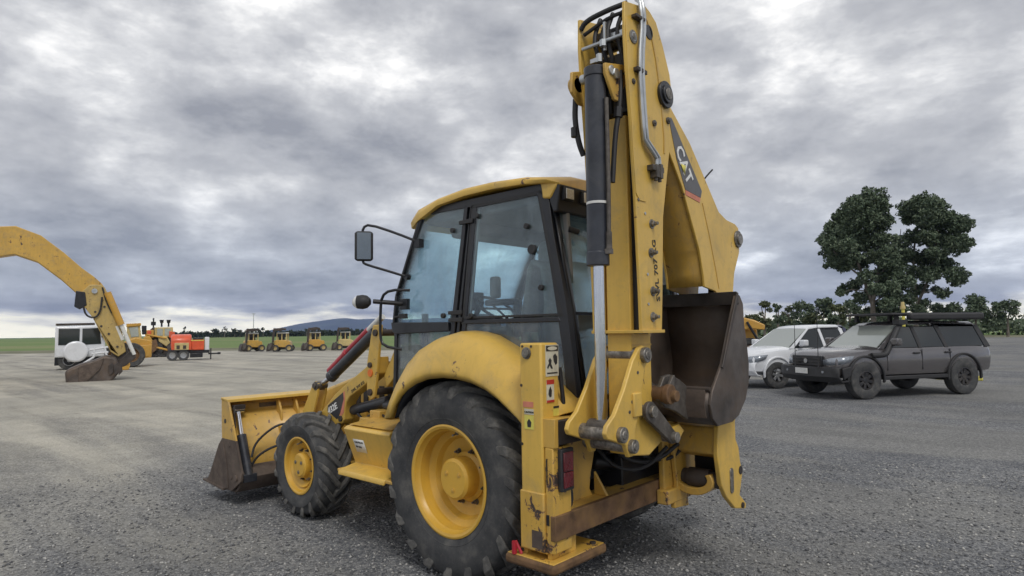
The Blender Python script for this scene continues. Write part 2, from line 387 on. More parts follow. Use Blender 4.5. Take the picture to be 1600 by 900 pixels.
# ================================================================ SETTING
def gravel(t, i):
    p = t.geo
    sp = t.new('ShaderNodeSeparateXYZ'); t.put(sp.inputs[0], p)
    big = t.noise(t.mapping(p, scale=(.10, .28, 1), rot=(0, 0, R(12))), 1., 6, .6, .6)
    trk = t.noise(t.mapping(p, scale=(.05, .55, 1), rot=(0, 0, R(-22))), 1.3, 6, .62, .5)
    pat = t.noise(p, .55, 5, .6, .3)
    cell = t.vor(p, 48, 'Color'); cs = t.new('ShaderNodeSeparateColor'); t.put(cs.inputs[0], cell)
    cell2 = t.vor(p, 115, 'Color'); cs2 = t.new('ShaderNodeSeparateColor'); t.put(cs2.inputs[0], cell2)
    d1 = t.vor(p, 48); d2 = t.vor(p, 115)
    stone = t.math('ADD', t.math('MULTIPLY', cs.outputs[0], .55), t.math('MULTIPLY', cs2.outputs[1], .45))
    grey = t.ramp(stone, [(.15, (.075, .080, .088)), (.42, (.155, .161, .170)), (.66, (.235, .238, .24)), (.92, (.40, .395, .38))])
    tan = t.ramp(t.math('ADD', t.math('MULTIPLY', stone, .35), t.math('ADD', t.math('MULTIPLY', trk, .45), t.math('MULTIPLY', t.noise(p, 1.7, 9, .72, .4), .30))), [(.34, (.27, .25, .205)), (.48, (.42, .395, .33)), (.64, (.58, .55, .47))])
    far = t.maprange(t.math('ADD', t.math('ADD', sp.outputs[0], t.math('MULTIPLY', sp.outputs[1], .35)), t.math('MULTIPLY', big, 14.)), 8, 16, 0, 1)
    k = t.math('MULTIPLY', far, t.maprange(t.math('ADD', t.math('MULTIPLY', trk, .6), t.math('MULTIPLY', big, .4)), .40, .52, .55, 1.))
    streak = t.maprange(trk, .52, .62, 0., .55)
    k2 = t.math('MULTIPLY', streak, t.maprange(sp.outputs[0], 1.0, 6, 0, 1))
    c = t.mix(t.math('MAXIMUM', k, k2), grey, tan)
    c = t.mix(t.maprange(pat, .38, .60, .40, 0.), c, (.50, .52, .57), 'MULTIPLY')
    c = t.mix(t.maprange(big, .46, .56, 0., .30), c, (.31, .30, .265))
    rut = t.noise(t.mapping(p, scale=(.06, 1.1, 1), rot=(0, 0, R(-9))), 1.1, 4, .5, .35)
    c = t.mix(t.maprange(rut, .52, .62, 0., .28), c, (.62, .62, .63), 'MULTIPLY')
    t.put(i['Base Color'], c); i['Roughness'].default_value = .92; i['Specular IOR Level'].default_value = .25
    h = t.math('ADD', t.math('MULTIPLY', t.math('SUBTRACT', 1., d1), .8), t.math('ADD', t.math('MULTIPLY', t.math('SUBTRACT', 1., d2), .35), t.math('MULTIPLY', t.noise(p, 9, 4), 1.2)))
    t.put(i['Normal'], t.bump(h, .75, .018))
M['gravel'] = mat('crushed_rock_yard', gravel)
def stonemat(t, i):
    oi = t.new('ShaderNodeNewGeometry').outputs['Random Per Island']
    t.put(i['Base Color'], t.ramp(oi, [(0., (.08, .083, .09)), (.35, (.17, .173, .178)), (.7, (.29, .287, .28)), (1., (.52, .51, .48))]))
    i['Roughness'].default_value = .9
M['stones'] = mat('loose_crushed_stone', stonemat)
def grassm(t, i):
    p = t.geo
    a = t.noise(t.mapping(p, scale=(.02, .02, 1)), 1., 6, .6, .5); b = t.noise(p, .6, 6, .7)
    c = t.ramp(t.math('ADD', t.math('MULTIPLY', a, .7), t.math('MULTIPLY', b, .3)), [(.36, (.10, .17, .035)), (.52, (.13, .20, .05)), (.64, (.24, .22, .10))])
    t.put(i['Base Color'], c); i['Roughness'].default_value = .95
M['grass'] = mat('pasture_grass', grassm)
def vergem(t, i):
    p = t.geo; b = t.noise(t.mapping(p, scale=(.3, .3, 1)), 1., 8, .7)
    t.put(i['Base Color'], t.ramp(b, [(.35, (.09, .10, .045)), (.5, (.16, .155, .095)), (.65, (.24, .225, .16))])); i['Roughness'].default_value = .95
M['verge'] = mat('dry_verge_grass', vergem)

g = MB(); n_ = 40
ring = [(8800*math.cos(2*math.pi*k/96), 8800*math.sin(2*math.pi*k/96)) for k in range(96)]
g.face([g.bm.verts.new((x, y, -.012)) for x, y in ring])
tag(g.done('field', 'grass', flat=True), None, None, kind='structure')
yard = [(-70, 90), (95, 60), (88, -6), (66.5, -27.2), (56, -31.0), (44, -34.6), (36, -60), (34, -100), (-90, -100), (-90, 60)]
g = MB(); g.face([g.bm.verts.new((x, y, 0)) for x, y in yard]); tag(g.done('yard_ground', 'gravel', flat=True), None, None, kind='structure')
ver = [(-30, -124), (48, -118), (50, -62), (60, -44), (76, -36), (92, -28), (120, 10), (125, 80), (94.9, 60.1), (87.9, -6.1), (66.4, -27.3), (55.9, -31.1), (43.9, -34.7), (35.9, -60), (33.9, -100.1), (-30, -100.1)]
g = MB(); g.face([g.bm.verts.new((x, y, -.006)) for x, y in ver]); tag(g.done('grass_verge', 'verge', flat=True), None, None, kind='structure')

# loose stones lying on the near part of the yard, one mesh
def stones(N, xr, yr, smin, smax, name, keep):
    base = np.array([(1,0,0),(-1,0,0),(0,1,0),(0,-1,0),(0,0,1),(0,0,-1)], float)
    fc = np.array([(0,2,4),(2,1,4),(1,3,4),(3,0,4),(2,0,5),(1,2,5),(3,1,5),(0,3,5)])
    x = rng.uniform(*xr, N*3); y = rng.uniform(*yr, N*3)
    d = np.hypot(x-CAMP.x, y-CAMP.y); k = keep(x, y, d) & (rng.random(N*3) < np.clip(16/(d*d+1), 0, 1)*1.0+.04)
    x, y = x[k][:N], y[k][:N]; n = len(x)
    s = smin+(smax-smin)*rng.random(n)**2.2
    V = base[None]*s[:, None, None]*rng.uniform(.55, 1.25, (n, 6, 1))*np.array([1, 1, .62])
    a = rng.uniform(0, 6.28, n); ca, sa = np.cos(a)[:, None], np.sin(a)[:, None]
    til = rng.uniform(-.5, .5, n)[:, None]
    X = V[:, :, 0]*ca-V[:, :, 1]*sa; Y = V[:, :, 0]*sa+V[:, :, 1]*ca; Z = V[:, :, 2]+X*til*.5
    P = np.stack([X+x[:, None], Y+y[:, None], Z+(s*.22)[:, None]], -1).reshape(-1, 3)
    F = (fc[None]+6*np.arange(n)[:, None, None]).reshape(-1, 3)
    me = bpy.data.meshes.new(name); me.vertices.add(len(P)); me.vertices.foreach_set('co', P.ravel())
    me.loops.add(F.size); me.loops.foreach_set('vertex_index', F.ravel().astype(np.int32)); me.polygons.add(len(F))
    me.polygons.foreach_set('loop_start', np.arange(0, F.size, 3, dtype=np.int32)); me.update(); me.validate()
    me.materials.append(M['stones']); o = bpy.data.objects.new(name, me); COL.objects.link(o); return o
st = stones(110000, (-4, 12), (-9, 8), .005, .019, 'gravel_stones', lambda x, y, d: ((x-CAMP.x)*f.x+(y-CAMP.y)*f.y > 1.0) & (d < 9.5))
tag(st, 'loose grey crushed stones scattered over the yard around the backhoe loader', 'gravel', kind='stuff')

# ---- far hills
def hillm(t, i):
    n = t.noise(t.mapping(t.geo, scale=(.004, .004, .01)), 1., 6, .6)
    t.put(i['Base Color'], t.ramp(n, [(.35, (.025, .045, .045)), (.65, (.06, .085, .06))])); i['Roughness'].default_value = 1
M['hill'] = mat('wooded_hill', hillm)
def dirv(px):                       # horizontal bearing of a picture column, used only to lay out what stands far off
    v = f + r1*((px-800)/990); return Vector((v.x, v.y, 0)).normalized()
def put(px, dist):
    d = dirv(px); return CAMP.x+d.x*dist, CAMP.y+d.y*dist
prof = [(300, 0), (400, 0), (415, 30), (440, 75), (465, 108), (490, 140), (515, 162), (540, 172), (560, 158), (600, 165), (640, 150), (680, 165), (730, 140), (800, 120), (900, 90), (1000, 60), (1100, 40), (1200, 55), (1350, 40), (1500, 30), (1600, 0)]
rows = [[], [], [], []]
for k in range(131):
    px = 300+10*k; h = np.interp(px, [a for a, _ in prof], [b for _, b in prof])+6*math.sin(px*.11)*(0 if px < 400 else 1)*.4
    for q, (dd, hh) in enumerate(((6400, -.4), (6900, h*.45), (7500, h), (8300, -.4))):
        x, y = put(px, dd*(1+.02*math.sin(px*.05+q))); rows[q].append((x, y, max(hh, -.4)))
tag(MB().loft(rows).done('hills', 'hill', ang=80), None, None, kind='structure')

# ================================================================ THE BACKHOE LOADER (X forward, Y to its left, Z up)
BL = thing('backhoe_loader', 'large yellow backhoe loader in the foreground, its digging arm folded upright', 'backhoe loader')

def tyre_mesh(Rr, Wd, rim, c, s):
    """c: centre of the tyre on its axle; s: side the outer wall faces"""
    P = [(rim-.01, .40), (rim+.02, .43), (rim+.05, .455), (rim+(Rr-rim)*.30, .495), (rim+(Rr-rim)*.52, .50), (Rr-.11, .485), (Rr-.065, .46), (Rr-.042, .40), (Rr-.034, .25), (Rr-.030, 0)]
    prof = [(r, y*Wd) for r, y in P] + [(r, -y*Wd) for r, y in P[::-1][1:]]
    return MB().lathe(prof, c, 'Y', 72)
def lugs(Rr, Wd, rim, c, n, skew, wt, parent, inner=-.05):
    c = Vector(c)
    for s in (1, -1):
        for k in range(n):
            mb = MB(); a0 = 2*math.pi*(k+(.5 if s < 0 else 0))/n
            rows = []
            for t, yy, rr, hh, ww in ((0, .480, Rr-.13, .004, .70), (.10, .478, Rr-.095, .010, .82), (.22, .462, Rr-.058, .026, .95), (.42, .36, Rr-.038, .036, 1.), (.65, .22, Rr-.034, .034, 1.), (.85, .08, Rr-.031, .032, 1.05), (1., inner, Rr-.030, .030, 1.1)):
                a = a0+skew*(t**1.25); y = s*yy*Wd; w_ = wt*ww*(1+.05*rng.uniform(-1, 1))/Rr/2
                out = Vector((math.cos(a), s*(.75 if t < .15 else (.35 if t < .3 else 0)), math.sin(a))).normalized()
                def P(da, up): return c+Vector((math.cos(a+da)*rr, y, math.sin(a+da)*rr))+out*up
                rows.append([P(-w_*1.25, -.012), P(-w_, hh), P(w_, hh), P(w_*1.25, -.012)])
            mb.loft(rows, close_u=True, cap=True).done('tread_lug', 'rubber_lug', parent, bevel=.006, ang=30, seg=1)
def wheel(name, cx, side, Yout, Rr, Wd, rim, zc, nl, skew, wt, rear):
    cy = side*(Yout-Wd/2); c = (cx, cy, zc)
    hubR = .145 if rear else .115
    yd = (Wd/2-.235) if rear else (Wd/2-.115)      # depth of the disc from the tyre centre
    yh = (Wd/2-.085) if rear else (Wd/2-.02)       # hub face
    hub = MB().lathe([(0, yh*side), (hubR-.02, yh*side), (hubR, (yh-.015)*side), (hubR+.004, (yd+.03)*side), (hubR+.03, (yd+.012)*side), (hubR+.03, (yd-.02)*side)], c, 'Y', 40).done(name, 'yellow_rim', BL, ang=30)
    t = tyre_mesh(Rr, Wd, rim, c, side).done('tyre', 'rubber', hub, ang=60)
    lugs(Rr, Wd, rim, c, nl, skew*side, wt, hub)
    # raised ring lettering band and bead line on the side wall
    MB().lathe([(rim+.055, Wd*.457*side), (rim+.06, (Wd*.457+.006)*side), (rim+.066, Wd*.462*side)], c, 'Y', 72).done('bead_line', 'rubber', hub)
    if rear: prof = [(rim+.012, Wd*.42), (rim+.014, Wd*.435), (rim+.004, Wd*.44), (rim-.012, Wd*.425), (rim-.020, Wd*.36), (rim-.030, Wd*.33), (rim-.035, Wd*.15), (rim-.075, Wd*.08), (rim-.080, yd+.05), (rim-.10, yd+.012), (rim-.14, yd), (hubR, yd-.004)]
    else: prof = [(rim+.010, Wd*.42), (rim+.012, Wd*.44), (rim+.002, Wd*.445), (rim-.010, Wd*.42), (rim-.018, Wd*.33), (rim-.045, Wd*.28), (rim-.052, yd+.06), (rim-.085, yd+.02), (hubR+.02, yd)]
    prof = [(r, h*side) for r, h in prof]
    rm = MB().lathe(prof, c, 'Y', 64).done('rim', 'yellow_rim', hub, ang=28, thick=.006)
    nb = MB(); n = 8 if rear else 8
    for k in range(n):
        a = 2*math.pi*k/n+.3; rr = hubR+.045 if rear else hubR+.028
        p = Vector((cx+rr*math.cos(a), cy+side*(yd-.002), zc+rr*math.sin(a)))
        nb.cyl(p, p+Vector((0, side*.030, 0)), .015, 6).cyl(p+Vector((0, side*.03, 0)), p+Vector((0, side*.05, 0)), .008, 8).cyl(p, p+Vector((0, side*.006, 0)), .022, 12)
    nb.done('wheel_nut', 'grease', hub, ang=25)
    hb = MB(); 
    for k in range(3):
        a = 2*math.pi*k/3+.5; p = Vector((cx+hubR*.52*math.cos(a), cy+side*(yh-.004), zc+hubR*.52*math.sin(a)))
        hb.cyl(p, p+Vector((0, side*.008, 0)), .017, 16); hb.cyl(p+Vector((0, side*.008, 0)), p+Vector((0, side*.013, 0)), .009, 6)
    hb.done('hub_plug', 'yellow_dirty' if rear else 'pin', hub, ang=25)
    vp = Vector((cx-.05 if rear else cx+.02, cy+side*(Wd*.30), zc+rim-.045)); MB().cyl(vp, vp+Vector((.0, side*.05, -.012)), .007, 8).cyl(vp+Vector((0, 0, 0)), vp+Vector((0, side*.012, -.003)), .014, 10).done('valve', 'pin', hub)
    return hub
for sd_ in (1, -1):
    wheel('rear_wheel', 0, sd_, 1.10, .695, .44, .375, .685, 19, .42, .085, True)
    wheel('front_wheel', 2.22, sd_, .985, .49, .33, .255, .484, 17, .50, .062, False)

# ---- chassis, axles, hood
ch = MB().box(-.95, 2.75, -.30, .30, .52, .88).box(.9, 2.7, -.34, .34, .80, 1.05).done('chassis', 'black', BL, bevel=.01)
ax = MB().cyl((0, -.85, .685), (0, .85, .685), .14, 24).box(-.22, .22, -.30, .30, .48, .88).done('rear_axle', 'grease', BL, bevel=.01)
fx = MB().cyl((2.22, -.80, .47), (2.22, .80, .47), .075, 16).box(2.08, 2.36, -.25, .25, .38, .62)
for s_ in (1, -1): fx.cyl((2.10, s_*.60, .47), (2.34, s_*.60, .47), .055, 12).cyl((2.22, s_*.60, .34), (2.22, s_*.60, .62), .06, 14).cyl((2.02, s_*.15, .46), (2.02, s_*.62, .46), .022, 10).box(2.0, 2.1, s_*.60-.03, s_*.60+.03, .42, .50)
fx.done('front_axle', 'yellow_dirty', BL, bevel=.008)
hood = MB().prism([(.98, .95), (.98, 1.50), (1.2, 1.50), (2.0, 1.33), (2.62, 1.16), (2.78, 1.02), (2.80, .62), (2.4, .62)], 'Y', -.42, .42).done('engine_hood', 'yellow', BL, bevel=.035, seg=3)
vn = MB()
for k in range(6): vn.box(1.35+.13*k, 1.43+.13*k, .418, .426, 1.0, 1.22)
vn.done('side_vent', 'black', hood, bevel=.003)
MB().cyl((1.75, -.2, 1.35), (1.75, -.2, 1.92), .035, 16).cyl((1.75, -.2, 1.45), (1.75, -.2, 1.75), .05, 16).done('exhaust_stack', 'black', hood)

# ---- fenders
def fender(s):
    lip = [(.555, 1.09), (.51, 1.19), (.445, 1.272), (.37, 1.33), (.26, 1.385), (.12, 1.425), (-.035, 1.44), (-.18, 1.435), (-.318, 1.415), (-.45, 1.375), (-.56, 1.32), (-.66, 1.255), (-.749, 1.19), (-.83, 1.12)]
    top = [(.815, 1.03), (.735, 1.19), (.63, 1.345), (.52, 1.485), (.37, 1.605), (.19, 1.685), (-.03, 1.728), (-.15, 1.718), (-.28, 1.69), (-.45, 1.615), (-.60, 1.53), (-.76, 1.425), (-.90, 1.335), (-1.04, 1.235)]
    rows = []
    def mixp(a, b, k, lift): return [(p[0]*(1-k)+q[0]*k, p[1]*(1-k)+q[1]*k+lift*(1 if 1 < i < 12 else .3)) for i, (p, q) in enumerate(zip(a, b))]
    for y, pts in ((1.125, mixp(lip, top, -.03, -.02)), (1.150, lip), (1.152, mixp(lip, top, .05, 0)), (1.145, mixp(lip, top, .16, .004)), (1.10, mixp(lip, top, .50, .02)), (1.03, mixp(lip, top, .82, .022)), (.95, top), (.80, mixp(lip, top, 1.02, .0))):
        rows.append([(x, s*y, z) for x, z in pts])
    fd = MB().loft(rows).done('fender', 'yellow', BL, ang=50, thick=.007)
    # inner wheel arch lining
    lin = [(x, z-.01) for x, z in lip]
    MB().loft([[(x, s*1.10, z) for x, z in lin], [(x, s*.62, z+.05) for x, z in lin], [(x, s*.61, .8) for x, z in lin]]).done('arch_liner', 'black', fd, thick=.005)
    b = MB()
    for x, z in ((.28, 1.50), (-.05, 1.55), (-.45, 1.48)): b.cyl((x, s*1.118, z-.05), (x, s*1.127, z-.045), .010, 10)
    b.done('bolt', 'yellow_dirty', fd)
    return fd
fender(1); fender(-1)

# ---- side step box (left) and battery box (right)
for s in (1, -1):
    pf = [(.55, .975), (.70, .985), (1.02, .945), (1.05, .925), (1.04, .90), (.93, .625), (1.09, .592), (1.10, .575), (1.10, .548), (1.085, .548), (1.07, .568), (.55, .575)]
    sb = MB().prism([(s*y, z) for y, z in pf], 'X', .70, 1.335).done('step_box', 'yellow', BL, bevel=.008)
    MB().prism([(s*.56, .991), (s*.70, 1.001), (s*1.015, .960), (s*1.0, .955), (s*.70, .992), (s*.56, .981)], 'X', .73, 1.30).done('lid', 'yellow_dirty', sb, bevel=.003)
    MB().box(.60, .71, min(s*.80, s*1.085), max(s*.80, s*1.085), .565, .592).box(1.33, 1.39, min(s*.80, s*1.07), max(s*.80, s*1.07), .565, .590).done('step_tread', 'yellow_dirty', sb, bevel=.006)
    if s == 1:
        a = Vector((1.235, 1.017, .845)); ex = Vector((-1, 0, 0)); ey = Vector((0, .37, .93)).normalized(); n_ = ex.cross(ey)
        q = [a+ex*u+ey*v for u, v in ((0, 0), (.15, 0), (.15, -.12), (0, -.12))]
        m_ = MB(); A = [m_.bm.verts.new(p+Vector((0, .004, 0))) for p in q]; m_.face(A); m_.done('label_plate', 'white', sb, thick=.003)
        text('CAUTION', 'label_words', 'letter_black', sb, a+ey*-.035+ex*.02+Vector((0, .009, 0)), ex, ey, .026)
        text('No step', 'label_words', 'letter_black', sb, a+ey*-.075+ex*.02+Vector((0, .009, 0)), ex, ey, .024)
MB().box(.66, 1.30, .30, .60, .60, .95).done('tank', 'black', BL, bevel=.02)

# ---- stabiliser legs
def stabiliser(s):
    def bx(mb, x0, x1, y0, y1, z0, z1): mb.box(x0, x1, min(s*y0, s*y1), max(s*y0, s*y1), z0, z1); return mb
    st_ = bx(MB(), -.985, -.815, 1.035, 1.20, .47, 1.655).done('stabiliser_leg', 'yellow', BL, bevel=.012)
    lw = bx(bx(MB(), -.992, -.808, 1.03, 1.207, .44, .78), -1.0, -.80, 1.05, 1.19, .43, .47).done('leg_sleeve', 'yellow_worn', st_, bevel=.008)
    bx(MB(), -.98, -.90, 1.207, 1.209, .46, .56).done('wear_plate', 'mud_steel', st_)
    bx(MB(), -1.055, -.992, 1.02, 1.19, .44, 1.045).done('leg_guard', 'yellow_worn', st_, bevel=.008)
    bx(bx(MB(), -1.012, -1.004, 1.19, 1.193, .83, .98), -1.02, -1.0, 1.19, 1.194, .60, .66).done('slot', 'black', st_)
    # foot pad, tilted up slightly from lying ground
    nP = len(COL.objects)
    pad = bx(MB(), -1.085, -.70, .70, 1.235, .335, .395).done('foot_pad', 'rust_beam', st_, bevel=.02)
    bx(MB(), -1.07, -.715, .715, 1.222, .392, .399).done('pad_top', 'yellow_worn', pad, bevel=.004)
    m_ = MB(); m_.prism([(s*1.17, .398), (s*.93, .398), (s*.93, .52), (s*1.05, .56), (s*1.17, .56)], 'X', -1.015, -.985); m_.prism([(s*1.17, .398), (s*.93, .398), (s*.93, .52), (s*1.05, .56), (s*1.17, .56)], 'X', -.83, -.80); m_.cyl((-1.05, s*1.06, .50), (-.77, s*1.06, .50), .025, 14)
    m_.done('pad_bracket', 'yellow_worn', pad, bevel=.004)
    MB().cyl((-.77, s*1.22, .398), (-.77, s*1.22, .47), .016, 10).cyl((-.77, s*1.21, .47), (-.81, s*1.20, .40), .010, 8).done('red_clip', 'rubber_red', pad)
    MB().cyl((-1.03, s*.78, .395), (-1.03, s*.78, .412), .02, 6).done('pad_bolt', 'steel_dark', pad)
    if s < 0:
        pad.location.z = .22      # this leg is drawn up further
    # pin head at the top
    MB().cyl((-.873, s*1.20, 1.595), (-.873, s*1.208, 1.595), .036, 20).cyl((-.873, s*1.20, 1.595), (-.873, s*1.217, 1.595), .026, 20).done('pin_head', 'pin', st_, bevel=.002)
    b = MB()
    for x, z in ((-.84, 1.635), (-.91, 1.635)): b.cyl((x, s*1.199, z), (x, s*1.204, z), .008, 8)
    for z in (1.40, 1.05, .70): b.cyl((-.828, s*1.199, z), (-.828, s*1.204, z), .009, 8)
    b.done('bolt', 'steel_dark', st_)
    # tail light on the rear face
    tl = bx(MB(), -1.085, -1.055, 1.03, 1.15, .79, 1.035).done('tail_light', 'plastic', st_, bevel=.006)
    bx(MB(), -1.094, -1.084, 1.045, 1.135, .81, .90).done('red_lens', 'red_lens', tl, bevel=.004)
    bx(MB(), -1.094, -1.084, 1.045, 1.135, .905, 1.015).done('lens', 'red_lens', tl, bevel=.004)
    # hydraulic hose running down inside
    MB().tube([(-.95, s*.98, 1.5), (-.97, s*.96, 1.2), (-.96, s*.97, .9), (-1.0, s*.93, .7), (-.98, s*.99, .62)], .014).done('hose', 'hose', st_)
    return st_
sl = stabiliser(1); sr = stabiliser(-1)
# decals of the left leg
def decal(parent, x0, x1, y0, y1, z0, z1, m, name='decal'): return MB().box(x0, x1, y0, y1, z0, z1).done(name, m, parent, flat=True)
decal(sl, -.988, -.9855, 1.037, 1.160, 1.455, 1.643, 'decal_cream')
decal(sl, -.9900, -.9882, 1.042, 1.155, 1.605, 1.638, 'letter_black')
m_ = MB(); n_ = 20
m_.prism([(1.0985+.045*math.cos(k*2*math.pi/n_), 1.6215+.012*math.sin(k*2*math.pi/n_)) for k in range(n_)], 'X', -.9915, -.9900); m_.done('decal', 'decal_cream', sl, flat=True)
# pictogram: figure and falling arm
m_ = MB(); m_.prism([(1.135, 1.55), (1.12, 1.565), (1.105, 1.55), (1.11, 1.53), (1.095, 1.50), (1.11, 1.50), (1.125, 1.52), (1.14, 1.50), (1.148, 1.51), (1.13, 1.535)], 'X', -.9900, -.9882)
m_.prism([(1.09, 1.575), (1.07, 1.59), (1.05, 1.57), (1.052, 1.53), (1.068, 1.52), (1.085, 1.545)], 'X', -.9900, -.9882); m_.box(-.99, -.9882, 1.05, 1.15, 1.47, 1.478)
m_.done('decal', 'letter_black', sl, flat=True)
decal(sl, -.988, -.9855, 1.085, 1.155, 1.30, 1.435, 'decal_cream'); decal(sl, -.990, -.9882, 1.085, 1.155, 1.408, 1.435, 'decal_red'); decal(sl, -.990, -.9882, 1.085, 1.155, 1.30, 1.314, 'decal_red')
m_ = MB(); m_.prism([(1.135, 1.375), (1.12, 1.395), (1.108, 1.37), (1.112, 1.335), (1.128, 1.33), (1.14, 1.35)], 'X', -.9900, -.9882); m_.done('decal', 'letter_black', sl, flat=True)
decal(sl, -.988, -.9855, 1.042, 1.095, 1.215, 1.275, 'decal_yellow'); decal(sl, -.990, -.9882, 1.042, 1.095, 1.262, 1.275, 'letter_black')
decal(sl, -.923, -.850, 1.2005, 1.203, 1.142, 1.225, 'decal_yellow'); decal(sl, -.923, -.850, 1.2005, 1.203, 1.229, 1.262, 'decal_cream')
m_ = MB(); m_.prism([(-.90, 1.155), (-.875, 1.155), (-.872, 1.185), (-.887, 1.205), (-.905, 1.185)], 'Y', 1.203, 1.2045); m_.done('decal', 'letter_black', sl, flat=True)
text('CAUTION', 'decal_words', 'letter_black', sl, (-.852, 1.2045, 1.238), (-1, 0, 0), (0, 0, 1), .016)
decal(sl, -.920, -.840, 1.2005, 1.203, 1.272, 1.305, 'decal_pink')

# ---- rear frame with its two slide rails
rf = MB().prism([(.60, .62), (.98, .62), (.98, 1.10), (.72, 1.10), (.64, 1.02), (.60, .92), (.64, .80), (.66, .70)], 'X', -.93, -.90).prism([(-.60, .62), (-.98, .62), (-.98, 1.10), (-.72, 1.10), (-.64, 1.02), (-.60, .92), (-.64, .80), (-.66, .70)], 'X', -.93, -.90).box(-1.05, -.80, -1.03, 1.03, .60, .63).done('rear_frame', 'yellow_dirty', BL, bevel=.006)
MB().box(-1.063, -.93, -1.10, 1.185, 1.055, 1.20).done('upper_rail', 'steel_dark', rf, bevel=.006)
MB().box(-1.05, -.90, -1.10, 1.15, 1.20, 1.208).box(-1.070, -.93, 1.155, 1.19, 1.045, 1.212).done('rail_cap', 'yellow_dirty', rf, bevel=.003)
MB().box(-1.068, -1.03, -1.17, 1.195, .515, .658).done('lower_rail', 'rust_beam', rf, bevel=.005)
MB().box(-1.03, -.90, -1.15, 1.03, .54, .655).done('rail_back', 'yellow_dirty', rf, bevel=.004)
gus = MB()
for s in (1, -1): gus.prism([(-1.03, .655), (-.93, .655), (-.93, .85)], 'Y', s*1.00-.012, s*1.00+.012); gus.prism([(-1.03, .655), (-.93, .655), (-.93, .80)], 'Y', s*.60-.012, s*.60+.012)
gus.done('gusset', 'yellow_dirty', rf, bevel=.003)
# dark machinery seen through the frame opening
MB().box(-.80, -.70, -.62, .62, .70, 1.05).cyl((-.86, -.4, .93), (-.86, .4, .93), .07, 18).cyl((-.88, .1, .75), (-.80, .45, .82), .05, 14).box(-.90, -.80, .05, .30, .80, .98).done('hydraulic_block', 'black', BL, bevel=.012)
hz_ = MB()
for k in range(7):
    y = .50-.16*k; hz_.tube([(-.86, y, .95), (-1.0, y-.03, .80+.02*(k % 3)), (-1.12, y-.22, .78+.03*(k % 2)), (-1.20, y-.38, .92)], .013+.002*(k % 2))
hz_.done('hydraulic_hose', 'hose', BL)

# ---- digging arm, folded upright in the plane X = X0
X0, XN, XF = -1.27, -1.42, -1.12
car = MB().box(-1.115, -1.07, -.56, .02, .52, 1.19).box(-1.16, -1.07, -.60, .06, 1.07, 1.20).box(-1.16, -1.072, -.60, .06, .50, .60).done('slide_carriage', 'yellow_dirty', BL, bevel=.01)
near = [(-.40, 1.12), (-.118, 1.053), (-.093, .866), (-.137, .659), (-.211, .558), (-.351, .45), (-.528, .412), (-.543, .446), (-.436, .531), (-.494, .667), (-.46, .783), (-.445, .867), (-.40, .93)]
kp = MB().prism(near, 'X', -1.465, -1.43).done('kingpost', 'yellow', BL, bevel=.006)
far_ = [(-.30, 1.10), (-.06, 1.03), (-.06, .86), (-.10, .62), (-.05, .50), (-.05, .46), (-.26, .44), (-.24, .56), (-.24, .88)]
MB().prism(far_, 'X', -1.155, -1.12).done('far_plate', 'yellow_dirty', kp, bevel=.006)
MB().prism([(-.13, 1.04), (-.11, .86), (-.20, .82), (-.45, .84), (-.45, 1.06)], 'X', -1.43, -1.155).done('cross_block', 'yellow_dirty', kp, bevel=.012)
MB().cyl((-1.44, -.20, .665), (-1.14, -.20, .665), .055, 24).cyl((-1.36, -.20, .665), (-1.20, -.20, .665), .068, 24).done('swing_pin', 'steel_dark', kp, bevel=.003)
cp = [(X0+.02+.16*math.cos(R(a)), .66+.105*math.sin(R(a))) for a in range(150, 391, 15)]
cpi = [(X0+.02+.115*math.cos(R(a)), .67+.065*math.sin(R(a))) for a in range(390, 149, -15)]
MB().prism(cp+cpi, 'Y', -.30, -.12).done('swing_yoke', 'yellow_dirty', kp, bevel=.006)
MB().prism([(-1.43, .56), (-1.16, .56), (-1.155, .84), (-1.43, .84)], 'Y', -.40, -.37).done('back_plate', 'black', kp)
sl_ = [(-.30+.028*math.cos(R(a)), .655+(.06 if math.sin(R(a)) > 0 else -.06)+.028*math.sin(R(a))) for a in range(0, 360, 20)]
MB().prism(sl_, 'X', -1.472, -1.464).done('slot', 'pin', kp, bevel=.002)
MB().cyl((-1.47, -.46, .70), (-1.43, -.46, .70), .03, 12).cyl((-1.475, -.47, .45), (-1.46, -.47, .45), .02, 12).done('bolt', 'steel_dark', kp)

bR = [(.33, 3.21), (.053, 3.013), (-.197, 2.765), (-.375, 2.588), (-.50, 2.545), (-.66, 2.53), (-.717, 2.505), (-.735, 2.42), (-.715, 2.31), (-.61, 2.145), (-.575, 2.00), (-.62, 1.85), (-.66, 1.6), (-.62, 1.2), (-.45, .92)]
bL = [(-.20, .95), (-.43, 1.2), (-.44, 1.75), (-.40, 1.92), (-.27, 1.995), (-.097, 2.02), (-.085, 2.11), (-.038, 2.273), (.018, 2.375), (.081, 2.488), (.188, 2.684), (.29, 2.81), (.384, 2.925), (.46, 3.05), (.545, 3.20), (.54, 3.30), (.46, 3.335), (.37, 3.30)]
bo = MB().prism(bR+bL, 'X', -1.412, -1.394).done('boom', 'yellow', BL, bevel=.004)
MB().prism(bR+bL, 'X', XF-.010, XF+.008).done('boom_side', 'yellow', bo, bevel=.004)
MB().loft([[(-1.394, y, z), (XF-.010, y, z)] for y, z in [(y-.012, z+.004) for y, z in bL[5:15]]]).done('inner_web', 'yellow_dirty', bo, thick=.012, ang=60)
MB().loft([[(-1.394, y, z), (XF-.010, y, z)] for y, z in [(y+.012, z-.01) for y, z in bR[0:5]]]).done('outer_web', 'yellow', bo, thick=.012, ang=60)
MB().strip([(-.11, 2.62), (-.205, 2.40), (-.29, 2.16), (-.335, 2.02)], 'X', -1.4155, -1.411, .012).done('weld_seam', 'yellow_dirty', bo)
